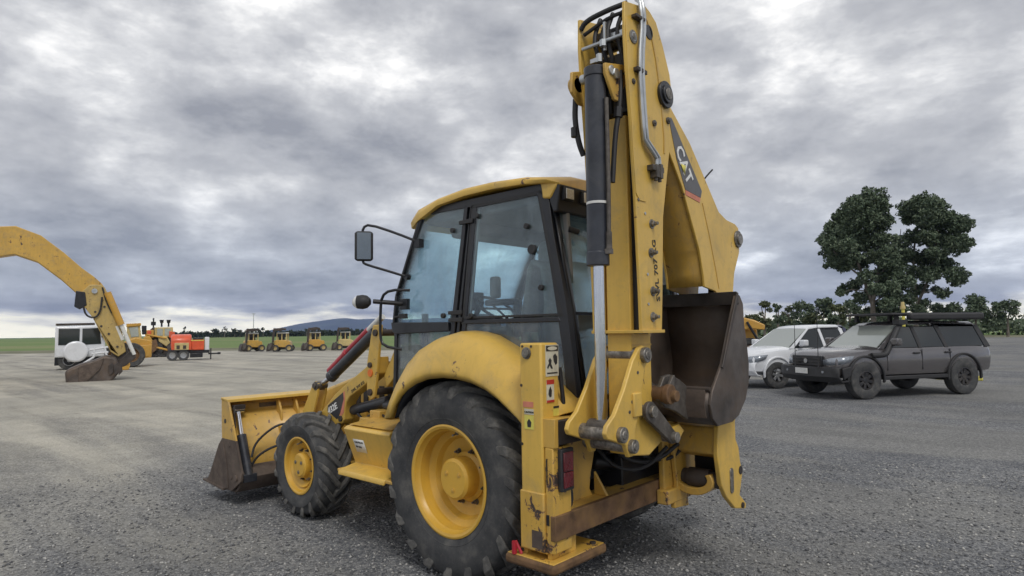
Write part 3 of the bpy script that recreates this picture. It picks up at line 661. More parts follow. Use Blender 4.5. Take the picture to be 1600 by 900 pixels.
MB().cyl((-1.44, -.69, 2.415), (XF+.03, -.69, 2.415), .045, 24).cyl((-1.425, -.69, 2.415), (-1.405, -.69, 2.415), .066, 28).done('bend_pin', 'pin', bo, bevel=.003)
# boom decal with lettering
dec = [(.352, 3.120), (.322, 3.132), (.30, 3.115), (-.098, 2.700), (-.075, 2.650), (.150, 2.672), (.262, 2.865)]
dk = MB().prism(dec, 'X', -1.4155, -1.4115).done('name_decal', 'decal_grey', bo, flat=True)
MB().prism([(.150, 2.670), (-.075, 2.648), (-.058, 2.612), (.146, 2.636)], 'X', -1.415, -1.4115).done('decal_stripe', 'decal_pink', bo, flat=True)
e1 = Vector((0, -.56, -.75)).normalized(); e2 = Vector((0, -.80, .60)); e2 = (e2-e1*e2.dot(e1)).normalized()
if e1.cross(e2).x > 0: e2 = -e2
text('CAT', 'lettering', 'white_letter', dk, (-1.4175, .283, 2.925), e1, e2, .148, .003, .003, .95)
m_ = MB(); c0 = Vector((-1.4195, .283, 2.925))+e1*.155; tri = [c0-e1*.045+e2*.004, c0+e1*.045+e2*.004, c0+e2*.060]; m_.face([m_.bm.verts.new(p) for p in tri]); m_.done('decal_triangle', 'decal_yellow', dk, thick=.002)
# boom and stick cylinders between the boom plates
MB().cyl((X0, -.60, 2.30), (X0, -.52, 1.30), .055, 24).cyl((X0, -.52, 1.32), (X0, -.45, .95), .03, 18).done('boom_cylinder', 'black_cyl', bo)
MB().cyl((X0, -.62, 2.45), (X0, .05, 2.90), .055, 24).cyl((X0, .03, 2.89), (X0, .52, 3.5), .03, 18).done('stick_cylinder', 'black_cyl', bo)
MB().tube([(-1.25, .33, 3.18), (-1.28, .18, 3.13), (-1.30, .03, 3.10), (-1.3, -.06, 3.09)], .0035, 6).tube([(-1.40, -.17, 2.80), (-1.42, -.20, 2.84), (-1.43, -.25, 2.88)], .006, 6).done('loose_wire', 'hose', bo)

# stick: open channel of two plates
sL = [(.735, 3.735), (.905, 3.70), (.912, 3.50), (.90, 3.29), (.872, 2.983), (.861, 2.778), (.843, 2.548), (.83, 2.241), (.817, 1.936), (.814, 1.716)]
sR = [(.572, 1.717), (.551, 1.945), (.514, 2.435), (.459, 2.662), (.40, 2.90), (.405, 3.0), (.385, 3.15), (.352, 3.30), (.37, 3.40), (.45, 3.57), (.53, 3.70), (.60, 3.74), (.66, 3.76)]
stk = MB().prism(sL+sR, 'X', -1.440, -1.420).done('stick', 'yellow', BL, bevel=.004)
MB().prism([(y, z) for y, z in sL+sR], 'X', XF+.010, XF+.030).done('stick_side', 'yellow', stk, bevel=.004)
MB().loft([[(-1.42, y, z), (XF+.01, y, z)] for y, z in [(.60, 1.73), (.585, 1.95), (.55, 2.435), (.50, 2.66), (.56, 2.9), (.60, 3.1)]]).done('back_web', 'yellow_dirty', stk, thick=.012)
db = [(.66, 3.66), (.60, 3.60), (.545, 3.45), (.505, 3.25), (.485, 3.10), (.47, 2.95), (.50, 2.75), (.50, 2.55), (.60, 2.50), (.78, 2.55), (.82, 2.78), (.84, 3.0), (.865, 3.3), (.87, 3.5), (.80, 3.64)]
MB().prism([(.66, 3.68), (.60, 3.62), (.54, 3.45), (.498, 3.25), (.478, 3.10), (.462, 2.95), (.47, 2.85), (.485, 2.85), (.48, 2.95), (.494, 3.10), (.514, 3.25), (.556, 3.44), (.612, 3.605)], 'X', -1.445, -1.4395).done('plate_edge', 'yellow_dirty', stk, bevel=.002)
# rim strip along the front edge, slightly proud
MB().prism([(.905, 3.60), (.80, 3.61), (.745, 3.30), (.74, 2.95), (.725, 2.60), (.73, 2.5), (.80, 2.5), (.842, 2.54), (.86, 2.78), (.871, 2.98), (.899, 3.29)], 'X', -1.4455, -1.4395).done('doubler_plate', 'yellow', stk, bevel=.002)
MB().box(-1.46, XF+.03, .57, .83, 1.705, 1.725).done('end_plate', 'yellow', stk, bevel=.003)
MB().cyl((-1.475, .457, 3.24), (XF+.05, .457, 3.24), .060, 28).cyl((-1.462, .457, 3.24), (-1.439, .457, 3.24), .088, 32).done('nose_pin', 'black', stk, bevel=.004)
MB().cyl((-1.481, .457, 3.24), (-1.474, .457, 3.24), .038, 24).done('nose_pin_cap', 'pin', stk, bevel=.003)
MB().cyl((-1.445, .63, 3.60), (XF+.03, .63, 3.60), .047, 24).done('tail_pin', 'black', stk, bevel=.003)
for yy, zz, rr in ((.83, 3.50, .042), (.84, 3.22, .018), (.60, 3.02, .02), (.42, 3.08, .022)): MB().cyl((-1.452, yy, zz), (-1.43, yy, zz), rr, 20).cyl((-1.458, yy, zz), (-1.43, yy, zz), rr*.55, 6).done('plug_bolt', 'pin' if rr > .03 else 'grease', stk, bevel=.002)
MB().cyl((-1.455, .83, 3.50), (-1.453, .83, 3.50), .030, 6).done('hex_nut', 'zinc', stk)
for yy, zz in ((.663, 2.374), (.681, 2.194), (.671, 1.959), (.68, 1.803)):
    o = MB().cyl((-1.445, yy, zz), (-1.438, yy, zz), .030, 18).cyl((-1.462, yy, zz), (-1.44, yy, zz), .020, 6).cyl((-1.485, yy, zz), (-1.46, yy, zz), .011, 10).done('wear_pad_bolt', 'pin', stk, bevel=.001)
for yy, zz in ((.813, 2.503), (.74, 2.43), (.73, 2.06), (.73, 1.88)): MB().cyl((-1.445, yy, zz), (-1.438, yy, zz), .009, 10).done('small_bolt', 'grease' if zz > 2.45 else 'zinc', stk)
# steel pipes down the near plate
for k, off in enumerate((0, .034)):
    MB().tube([(-1.40, .70-off*.6, 3.80), (-1.462, .77-off, 3.76), (-1.468, .755-off, 3.63), (-1.468, .800-off, 3.36), (-1.468, .795-off, 3.15), (-1.468, .772-off, 2.88+off*.15), (-1.468, .76-off, 2.865+off*.2), (-1.468, .635-off*.6, 2.79+off*.5), (-1.468, .628-off, 2.775+off*.4), (-1.468, .628-off, 2.70)], .0125, 10, 1).done('steel_pipe', 'zinc', stk)
MB().box(-1.478, -1.44, .725, .835, 3.285, 3.31).box(-1.478, -1.44, .725, .835, 3.62, 3.64).done('pipe_clamp', 'steel_dark', stk, bevel=.003)
MB().box(-1.485, -1.44, .565, .70, 2.700, 2.735).box(-1.49, -1.44, .585, .62, 2.66, 2.75).box(-1.49, -1.44, .63, .665, 2.66, 2.74).cyl((-1.47, .645, 2.69), (-1.47, .645, 2.64), .013, 6).cyl((-1.47, .60, 2.69), (-1.47, .60, 2.64), .013, 6).done('pipe_union', 'grease', stk, bevel=.003)
# lettering up the stick
text('SWL 707 KG', 'lettering', 'letter_black', stk, (-1.4415, .588, 1.90), (0, .10, 1), (0, 1, -.10), .058, .002, .001, 1.22)
# hoses and cross tubes in the head
hh = MB()
for x, y0 in ((-1.20, .86), (-1.24, .84), (-1.30, .87), (-1.36, .85)): hh.tube([(x, y0-.05, 3.70), (x+.01, y0+.02, 3.55), (x-.02, y0, 3.40), (x, y0-.06, 3.30), (x+.02, y0-.1, 3.1)], .014)
hh.tube([(XF+.01, .90, 3.63), (XF-.03, .90, 3.675), (-1.30, .88, 3.70), (-1.42, .84, 3.72)], .016).tube([(XF+.0, .88, 3.60), (-1.30, .86, 3.665), (-1.42, .82, 3.68)], .012).done('head_hose', 'hose', stk)
MB().cyl((XF, .90, 3.50), (XN, .90, 3.50), .012, 10).cyl((-1.29, .90, 3.44), (-1.29, .90, 3.62), .010, 8).cyl((-1.29, .92, 3.46), (-1.29, .92, 3.50), .022, 6).cyl((-1.26, .92, 3.37), (-1.26, .92, 3.42), .020, 6).done('cross_tube', 'zinc', stk)
MB().box(-1.41, XF, .62, .70, 3.1, 3.50).box(-1.41, XF, .64, .74, 3.60, 3.66).box(-1.34, -1.28, .64, .72, 3.45, 3.62).box(-1.41, XF, .66, .84, 3.28, 3.30).done('head_void_fill', 'black', stk, bevel=.01)  # black boxes added to paint the shaded void between the head plates
MB().box(-1.39, -1.30, .80, .86, 3.52, 3.56).box(-1.22, -1.16, .84, .88, 3.40, 3.43).done('hose_bracket', 'zinc', stk, bevel=.003)
MB().cyl((XF+.060, .935, 3.262), (XF+.01, .935, 3.262), .052, 24).prism([(.91, 3.36), (1.0, 3.33), (1.01, 3.20), (.93, 3.14), (.89, 3.14)], 'X', XF+.01, XF+.03).done('far_lug', 'yellow_dirty', stk, bevel=.006)
MB().tube([(XF+.04, .93, 3.18), (XF+.05, .93, 3.05), (XF+.03, .92, 2.90), (XF+.01, .90, 2.82)], .018).cyl((XF+.05, .93, 3.0), (XF+.05, .93, 2.94), .026, 8).done('side_hose', 'hose', stk)
MB().prism([(1.03, 3.30), (.78, 3.36), (.80, 3.25), (.90, 3.10), (.94, 3.10), (1.03, 3.24)], 'X', -1.375, -1.355).done('cylinder_lug', 'yellow_dirty', stk, bevel=.004)
MB().cyl((-1.385, .97, 3.27), (-1.16, .97, 3.27), .030, 20).cyl((-1.392, .93, 3.26), (-1.37, .93, 3.26), .034, 6).done('lug_pin', 'zinc', stk, bevel=.002)
MB().tube([(-1.37, .86, 3.30), (-1.38, .88, 3.15), (-1.375, .90, 3.02), (-1.36, .92, 2.90), (-1.352, .95, 2.6)], .016).cyl((-1.375, .90, 3.06), (-1.372, .905, 3.00), .027, 6).done('cylinder_hose', 'hose', stk)

# inner (telescoping) stick
inn = MB().prism([(.79, 3.05), (.565, 3.05), (.565, 1.14), (.40, 1.08), (.22, 1.10), (.16, 1.05), (.24, .985), (.47, 1.015), (.62, .955), (.80, .98)], 'X', X0-.085, X0+.085).done('inner_stick', 'yellow', BL, bevel=.008)
MB().box(X0-.087, X0+.087, .563, .793, 1.628, 1.640).done('weld_line', 'yellow_dirty', inn)
decal(inn, X0-.078, X0+.018, .790, .793, 1.675, 1.765, 'white'); 
m_ = MB(); m_.prism([(X0-.005, 1.685), (X0+.008, 1.69), (X0+.008, 1.75), (X0-.005, 1.757), (X0-.013, 1.75), (X0-.013, 1.69)], 'Y', .793, .7945); m_.prism([(X0-.03, 1.69), (X0-.05, 1.70), (X0-.06, 1.75), (X0-.04, 1.74), (X0-.028, 1.72)], 'Y', .793, .7945); m_.done('decal', 'letter_black', inn, flat=True)
MB().prism([(X0-.085, 1.70), (X0-.088, 3.0), (X0-.12, 3.0), (X0-.12, 1.74)], 'Y', .60, .76).done('gap_shade_strip', 'black', inn)  # black strip painting the shade in the gap beside the near plate

# bucket cylinder
bc = MB().cyl((X0-.01, 1.0, 3.27), (X0, 1.0, 2.13), .064, 32).cyl((X0-.01, 1.0, 3.30), (X0-.01, 1.0, 3.24), .069, 32).cyl((X0, 1.0, 2.19), (X0, 1.0, 2.105), .068, 32).done('bucket_cylinder', 'black_cyl', BL, bevel=.006)
MB().cyl((X0-.005, 1.0, 2.47), (X0-.005, 1.0, 2.485), .0665, 32).done('clamp_band', 'white', bc)
MB().cyl((X0-.005, 1.0, 2.15), (X0, 1.0, 1.20), .034, 28).done('rod', 'chrome', bc)
MB().tube([(-1.355, 1.0, 3.10), (-1.358, 1.0, 2.7), (-1.352, 1.0, 2.30), (-1.345, 1.0, 2.20)], .013).cyl((-1.35, 1.0, 2.30), (-1.35, 1.0, 2.20), .019, 8).box(-1.365, -1.33, .98, 1.02, 2.17, 2.20).done('barrel_pipe', 'grease', bc)
MB().cyl((X0-.065, 1.01, 1.16), (X0+.075, 1.01, 1.16), .052, 28).cyl((X0-.0, 1.0, 1.21), (X0, 1.0, 1.16), .042, 20).cyl((X0-.03, 1.055, 1.155), (X0-.03, 1.068, 1.155), .014, 8).done('rod_eye', 'grease', bc, bevel=.004)

# bucket linkage
lev = [(.824, 1.618), (.785, 1.632), (.745, 1.62), (.718, 1.585), (.715, 1.555), (.765, 1.498), (.80, 1.391), (.811, 1.313), (.805, 1.235), (.86, 1.215), (.89, 1.138), (.905, 1.03), (.925, 1.0), (.965, 1.0), (1.0, 1.07), (1.067, 1.095), (1.179, 1.13), (1.195, 1.16), (1.177, 1.20), (1.099, 1.254), (.995, 1.387), (.898, 1.546)]
lk = MB().prism([(y-.02, z) for y, z in lev], 'X', -1.415, -1.385).done('bucket_lever', 'yellow', BL, bevel=.006)
MB().prism([(y-.02, z) for y, z in lev], 'X', -1.155, -1.125).done('far_lever', 'yellow', lk, bevel=.006)
for yy, zz, rr, ln in ((.757, 1.575, .046, .03), (1.03, 1.139, .045, .028), (.92, 1.060, .040, .03)):
    MB().cyl((-1.415-ln, yy, zz), (-1.125+ln, yy, zz), rr, 24).cyl((-1.420-ln, yy, zz), (-1.41-ln, yy, zz), rr*.55, 16).done('pivot_pin', 'pin', lk, bevel=.004)
for yy, zz in ((.83, 1.475), (.90, 1.31), (.93, 1.255)): MB().cyl((-1.418, yy, zz), (-1.41, yy, zz), .010, 8).done('bolt', 'grease', lk)
MB().box(-1.43, -1.38, .81, .90, 1.22, 1.36).done('stop_block', 'yellow', lk, bevel=.008)
def bar(name, m, parent, a, b, x0, x1, r0_, r1_, n=14):
    a = Vector((a[0], a[1])); b = Vector((b[0], b[1])); d = (b-a).normalized(); ang = math.atan2(d.y, d.x); P = []
    for k in range(n+1): t = ang+math.pi/2+math.pi*k/n; P.append((a.x+r0_*math.cos(t), a.y+r0_*math.sin(t)))
    for k in range(n+1): t = ang-math.pi/2+math.pi*k/n; P.append((b.x+r1_*math.cos(t), b.y+r1_*math.sin(t)))
    return MB().prism(P, 'X', x0, x1).done(name, m, parent, bevel=.006)
gl = bar('bucket_link', 'grease', BL, (.70, 1.235), (.44, 1.05), -1.425, -1.395, .060, .042)
bar('far_link', 'grease', gl, (.70, 1.235), (.44, 1.05), -1.15, -1.12, .060, .042)
MB().cyl((-1.45, .70, 1.235), (-1.10, .70, 1.235), .036, 20).cyl((-1.455, .44, 1.05), (-1.10, .44, 1.05), .034, 20).done('link_pin', 'pin', gl, bevel=.003)

# digging bucket
shell = [(-.24, 1.967), (-.31, 1.95), (-.345, 1.89), (-.352, 1.75), (-.385, 1.60), (-.405, 1.47), (-.39, 1.34), (-.33, 1.235), (-.21, 1.14), (-.10, 1.105), (.12, 1.105), (.19, 1.16), (.212, 1.24), (.19, 1.325)]
xa, xb = -1.565, -.975
bk = MB().loft([[(xa+.01, y, z), (xb-.01, y, z)] for y, z in shell]).done('digging_bucket', 'bucket_steel', BL, thick=.018, ang=40)
outl = [(-.238, 1.965), (-.30, 1.96), (-.352, 1.90), (-.362, 1.75), (-.398, 1.60), (-.415, 1.47), (-.40, 1.335), (-.335, 1.225), (-.21, 1.128), (-.10, 1.095), (.125, 1.093), (.20, 1.15), (.223, 1.24), (.189, 1.325), (.03, 1.494), (-.114, 1.753)]
MB().prism(outl, 'X', xa-.012, xa+.010).done('side_plate', 'bucket_steel', bk, bevel=.005)
MB().prism(outl, 'X', xb-.010, xb+.012).done('side_plate', 'bucket_steel', bk, bevel=.005)
MB().prism([(-.225, 1.985), (-.260, 1.975), (-.265, 1.895), (-.248, 1.89)], 'X', xa-.02, xb+.02).done('cutting_edge', 'steel_dark', bk, bevel=.004)
MB().prism([(-.235, 1.975), (-.10, 1.75), (.035, 1.50), (.06, 1.47), (.035, 1.46), (-.13, 1.73), (-.26, 1.95)], 'X', xa-.024, xa-.010).done('side_cutter', 'steel_dark', bk, bevel=.004)
MB().cyl((xa, .195, 1.335), (xb, .195, 1.335), .016, 14).done('rim_bar', 'steel_dark', bk)
MB().prism([(.185, 1.335), (.21, 1.335), (.232, 1.24), (.21, 1.15), (.19, 1.16), (.208, 1.24)], 'X', xa+.03, xb-.03).done('back_strip', 'mud_steel', bk)
for xx in (-1.39, -1.15):
    MB().prism([(.18, 1.34), (.30, 1.40), (.42, 1.44), (.50, 1.43), (.56, 1.36), (.57, 1.29), (.50, 1.24), (.36, 1.20), (.20, 1.13)], 'X', xx-.016, xx+.016).done('hinge_ear', 'grease', bk, bevel=.006)
MB().cyl((-1.46, .53, 1.325), (-1.08, .53, 1.325), .050, 24).cyl((-1.47, .53, 1.325), (-1.43, .53, 1.325), .062, 24).cyl((-1.50, .515, 1.315), (-1.46, .515, 1.315), .035, 20).done('hinge_pin', 'rust_beam', bk, bevel=.005)
MB().prism([(.52, 1.38), (.46, 1.44), (.44, 1.435), (.46, 1.36), (.44, 1.30), (.50, 1.29)], 'X', -1.45, -1.43).done('hinge_tab', 'grease', bk, bevel=.004)

# ---- cab
def lean(s, k=.045, z0=1.8): return Matrix(((1, 0, 0, 0), (0, 1, -s*k, s*k*z0), (0, 0, 1, 0), (0, 0, 0, 1)))
def side_prism(mb_list, s, y0, y1):
    m_ = MB()
    for pts in mb_list: m_.prism(pts, 'Y', s*y0, s*y1)
    return m_.xf(lean(s))
def bars(path, w_):          # constant-width strip along a polyline, as quads
    out = []
    for a, b in zip(path, path[1:]):
        a = Vector(a); b = Vector(b); d = (b-a).normalized(); n = Vector((-d.y, d.x))*w_/2; out.append([tuple(a-n-d*w_*.15), tuple(b-n+d*w_*.15), tuple(b+n+d*w_*.15), tuple(a+n-d*w_*.15)])
    return out
cab = None
for s in (1, -1):
    post = []
    post += [[(-.70, 2.745), (.60, 2.745), (.60, 2.690), (-.70, 2.665)]]                      # top rail
    post += [[(-.615, 2.70), (-.70, 2.70), (-.755, 2.40), (-.87, 1.90), (-.92, 1.60), (-.985, 1.15), (-.90, 1.15), (-.85, 1.55), (-.80, 1.82), (-.69, 2.36)]]   # rear post
    post += [[(.028, 2.70), (-.01, 2.70), (.082, 1.70), (.13, 1.70)]]                          # window front frame
    post += [[(.128, 2.70), (.092, 2.70), (.205, 1.70), (.255, 1.70)]]                         # door rear post
    post += [[(.06, 2.70), (.052, 2.70), (.15, 1.70), (.185, 1.70)]]
    o = side_prism(post, s, .745, .800).done('cab_frame' if cab is None else 'cab_frame_side', 'black', BL if cab is None else cab, bevel=.008)
    if cab is None: cab = o
    side_prism([[(-.81, 1.820), (.12, 1.820), (.13, 1.785), (-.83, 1.785)], [(.13, 1.72), (.05, 1.72), (-.95, 1.20), (-.93, 1.14), (.13, 1.64)]], s, .755, .803).done('sill_rail', 'black', cab, bevel=.006)
    side_prism([[(-.035+.01, 2.66), (-.01+.08, 1.83), (.13, 1.83), (.045, 2.66)]], s, .76, .775).done('post_cover', 'trim_pale', cab)
    # interior pale trim behind the rear corner
    side_prism([[(-.62, 2.62), (-.78, 2.62), (-.84, 1.9), (-.95, 1.2), (-.80, 1.2), (-.70, 2.0)]], s, .655, .69).done('corner_trim', 'trim_pale', cab, bevel=.01)
# floor, rear lower wall, front lower frame, roof lining
MB().box(-.90, .93, -.74, .74, .98, 1.14).box(.45, .92, -.74, .74, 1.10, 1.20).done('floor_pan', 'black', cab, bevel=.02)
MB().prism([(-1.0, 1.10), (-.93, 1.10), (-.90, 1.30), (-.97, 1.30)], 'Y', -.80, .80).prism([(-.74, 2.50), (-.70, 2.50), (-.66, 2.70), (-.74, 2.70)], 'Y', -.74, .74).done('rear_crossbar', 'black', cab, bevel=.01)
MB().box(-.68, .66, -.70, .70, 2.62, 2.70).done('headliner', 'interior', cab, bevel=.02)
MB().prism([(.60, 2.70), (.65, 2.70), (.965, 2.05), (.99, 1.80), (.965, 1.10), (.925, 1.10), (.945, 1.80), (.92, 2.05)], 'Y', .735, .775).prism([(.60, 2.70), (.65, 2.70), (.965, 2.05), (.99, 1.80), (.965, 1.10), (.925, 1.10), (.945, 1.80), (.92, 2.05)], 'Y', -.775, -.735).done('front_post', 'black', cab, bevel=.01)

# roof
xs = [(.79, 2.60, 2.64, .72), (.77, 2.60, 2.69, .76), (.66, 2.645, 2.745, .79), (.40, 2.735, 2.80, .80), (.09, 2.765, 2.832, .80), (-.20, 2.770, 2.832, .80), (-.50, 2.757, 2.812, .80), (-.72, 2.735, 2.775, .79), (-.81, 2.71, 2.735, .76)]
rows = []
for x, zl, zu, yw in xs:
    c_ = [(yw-.05, zl), (yw, zl), (yw+.008, (zl+zu)/2), (yw-.012, zu-.008), (yw-.06, zu+.006), (.52, zu+.045), (.25, zu+.055), (0, zu+.058)]
    half = [(x, y, z) for y, z in c_]; rows.append(half + [(x, -y, z) for _, y, z in half[::-1][1:]])
roof = MB().loft(rows, close_u=True, cap=True).done('cab_roof', 'yellow', BL, ang=70)
for s in (1, -1):
    side_prism([[(-.64, 2.76), (-.80, 2.73), (-.79, 2.70), (-.735, 2.625), (-.665, 2.635), (-.655, 2.70)]], s, .762, .812).done('roof_corner', 'yellow', roof, bevel=.012)
pn = MB().prism([(-.70, 2.75), (-.815, 2.715), (-.80, 2.62), (-.79, 2.53), (-.75, 2.525), (-.72, 2.60)], 'Y', -.77, .765).done('rear_roof_panel', 'black', roof, bevel=.012)
for y in (.675, .47, -.47, -.675):
    wl = MB().box(-.828, -.795, y-.055, y+.055, 2.610, 2.700).done('work_light', 'plastic', roof, bevel=.008)
    MB().box(-.834, -.826, y-.043, y+.043, 2.620, 2.690).done('lens', 'lamp_glass', roof, bevel=.006)
MB().cyl((.30, -.3, 2.88), (.30, -.3, 3.0), .05, 20).done('beacon_mount', 'plastic', roof) if False else None

# door and its glass, side window, lower panes
for s in (1, -1):
    dr = side_prism([[(.985, 1.815), (.27, 1.805), (.255, 1.735), (.93, 1.715), (.965, 1.74)], [(.945, 2.04), (.918, 2.04), (.63, 2.68), (.655, 2.69)], [(.968, 1.80), (.94, 1.80), (.918, 2.04), (.945, 2.04)], [(.935, 1.72), (.905, 1.72), (.885, 1.24), (.925, 1.24)]], s, .775, .815).done('door', 'black', BL, bevel=.006)
    side_prism([[(.20, 1.72), (.255, 1.72), (.34, 1.62), (.62, 1.50), (.86, 1.24), (.93, 1.24), (.93, 1.18), (.82, 1.18), (.60, 1.42), (.28, 1.56)]], s, .77, .805).done('door_sill', 'black', dr, bevel=.006)
    side_prism([[(.125, 2.69), (.63, 2.68), (.94, 2.04), (.965, 1.81), (.265, 1.81)]], s, .789, .795).done('door_glass', 'glass', dr, flat=True)
    side_prism([[(.25, 1.74), (.915, 1.72), (.90, 1.24), (.86, 1.24), (.62, 1.48), (.30, 1.64)]], s, .787, .793).done('lower_door_glass', 'glass_dusty', dr, flat=True)
    sw = side_prism([[(.035, 2.69), (-.60, 2.69), (-.825, 1.825), (.112, 1.825)]], s, .789, .795).done('side_window', 'glass', BL, flat=True)
    side_prism([[(.045, 2.695), (-.605, 2.695), (-.605, 2.668), (.047, 2.668)], [(.045, 2.695), (.028, 2.695), (.098, 1.82), (.12, 1.82)], [(-.605, 2.695), (-.625, 2.695), (-.845, 1.82), (-.815, 1.82)], [(.115, 1.825), (-.84, 1.825), (-.838, 1.842), (.113, 1.842)]], s, .783, .801).done('window_seal', 'plastic', sw, bevel=.002)
    side_prism([[(.08, 1.785), (-.84, 1.785), (-.90, 1.40), (-.93, 1.22), (.09, 1.66)]], s, .787, .793).done('lower_window', 'glass_dusty', sw, flat=True)
    side_prism([[(-.30, 1.80), (-.34, 1.80), (-.37, 1.40), (-.33, 1.40)], [(-.60, 1.80), (-.62, 1.80), (-.63, 1.30), (-.61, 1.30)]], s, .74, .76).done('inner_strut', 'trim_pale', sw)
    # hinges and glass fixings
    for x, z in ((.11, 2.57), (.205, 1.875), (.20, 1.82)):
        side_prism([[(x+.06, z-.014), (x-.09, z-.018), (x-.09, z+.018), (x+.06, z+.014)]], s, .80, .817).done('hinge', 'plastic', dr, bevel=.004)
    kb = MB()
    for x, z, rr in ((.245, 2.52, .020), (-.02, 2.60, .020), (.33, 1.855, .020), (.02, 1.845, .020), (-.52, 2.46, .020), (-.575, 2.29, .034), (-.66, 2.02, .020)):
        yy = s*(.80-.045*(z-1.8)); kb.cyl((x, yy-s*.01, z), (x, yy+s*.018, z), rr, 18)
    kb.done('fixing_knob', 'plastic', sw, bevel=.003)
    MB().tube([(.80, s*.80, 1.87), (.90, s*.815, 1.86), (.93, s*.815, 1.86)], .010, 8).box(.78, .86, min(s*.795, s*.825), max(s*.795, s*.825), 1.845, 1.885).done('door_handle', 'plastic', dr, bevel=.004)
# windscreen, rear window
ws = MB().loft([[(x+.045*(1-(y/.74)**2), y, z) for y in np.linspace(-.74, .74, 9)] for x, z in ((.635, 2.70), (.80, 2.36), (.945, 2.05), (.968, 1.80), (.955, 1.45), (.945, 1.20))]).done('windscreen', 'glass', BL, thick=.006, ang=70)
rw = MB().loft([[(x, y, z) for y in (-.70, 0, .70)] for x, z in ((-.745, 2.53), (-.80, 2.2), (-.87, 1.85), (-.955, 1.28))]).done('rear_window', 'glass', BL, thick=.006, ang=70)
MB().loft([[(x-.006, y, z) for y in (.70, .745)] for x, z in ((-.735, 2.56), (-.80, 2.2), (-.87, 1.85), (-.96, 1.25))]).done('window_frame', 'black', rw, thick=.012)
MB().loft([[(x-.006, y, z) for y in (-.745, -.70)] for x, z in ((-.735, 2.56), (-.80, 2.2), (-.87, 1.85), (-.96, 1.25))]).done('window_frame', 'black', rw, thick=.012)
MB().box(-.885, -.87, -.70, .70, 1.83, 1.85).done('window_bar', 'black', rw)
MB().cyl((-.80, .66, 2.42), (-.84, .60, 2.40), .02, 12).cyl((-.90, .5, 1.70), (-.92, .25, 1.70), .010, 8).done('window_latch', 'plastic', rw)
MB().tube([(.93, -.1, 1.30), (.99, -.15, 1.6), (.97, -.2, 2.1)], .009, 6).done('wiper', 'plastic', ws)

# seat, consoles, steering wheel
seat = MB().loft([[(x-.02*abs(math.sin(y*6)), y, z) for y in (-.26, -.22, .22, .26)] for x, z in ((.50, 1.62), (.54, 1.70), (.48, 1.75), (.12, 1.74), (.02, 1.82), (-.02, 1.95), (-.07, 2.22), (-.10, 2.28), (-.20, 2.24), (-.24, 1.95), (-.20, 1.62))], cap=False).done('seat', 'seat', BL, thick=.05, ang=60, bevel=.02)
MB().prism([(-.07, 2.26), (-.08, 2.43), (-.13, 2.47), (-.20, 2.43), (-.20, 2.24)], 'Y', -.14, .14).done('headrest', 'seat', seat, bevel=.03, seg=3)
MB().box(-.15, .40, -.18, .18, 1.14, 1.64).done('seat_base', 'plastic', seat, bevel=.03)
for s in (1, -1): MB().box(-.02, .32, s*.32-.04, s*.32+.04, 1.94, 1.99).box(-.04, .02, s*.32-.02, s*.32+.02, 1.68, 1.96).done('armrest', 'plastic', seat, bevel=.015)
MB().box(.18, .26, .29, .36, 2.0, 2.18).done('lever_grip', 'trim_pale', seat, bevel=.02)
con = MB().prism([(.90, 1.14), (.60, 1.14), (.66, 1.60), (.70, 1.86), (.88, 1.90)], 'Y', -.25, .25).done('front_console', 'interior', BL, bevel=.03)
MB().box(.66, .80, .02, .20, 1.92, 2.08).cyl((.70, .1, 1.85), (.60, .1, 2.0), .022, 12).cyl((.60, .12, 2.0), (.54, .24, 2.02), .012, 8).done('display_box', 'plastic', con, bevel=.012)
sw_ = MB(); sw_.lathe([(.19+.014*math.cos(R(a)), .014*math.sin(R(a))) for a in range(0, 360, 45)], (0, 0, 0), 'Z', 32, close=True).cyl((0, -.19, 0), (0, .19, 0), .010, 8).cyl((-.19, 0, 0), (.05, 0, 0), .010, 8)
sw_.xf(Matrix.Translation((.52, 0, 1.93)) @ Matrix.Rotation(R(-35), 4, 'Y')).done('steering_wheel', 'plastic', con)
MB().box(-.55, .55, -.70, -.50, 1.14, 1.62).done('side_console', 'interior', con, bevel=.03)
MB().box(-.80, -.62, -.66, .66, 1.14, 1.62).done('rear_console', 'interior', con, bevel=.03)
MB().cyl((-.60, .25, 1.6), (-.55, .25, 1.95), .014, 8).cyl((-.60, -.25, 1.6), (-.55, -.25, 1.95), .014, 8).done('rear_lever', 'plastic', con)
# sun lining and fan housing under the roof
MB().box(-.35, .05, -.62, -.30, 2.50, 2.63).box(.25, .58, -.5, .5, 2.52, 2.64).done('overhead_console', 'interior', cab, bevel=.03)

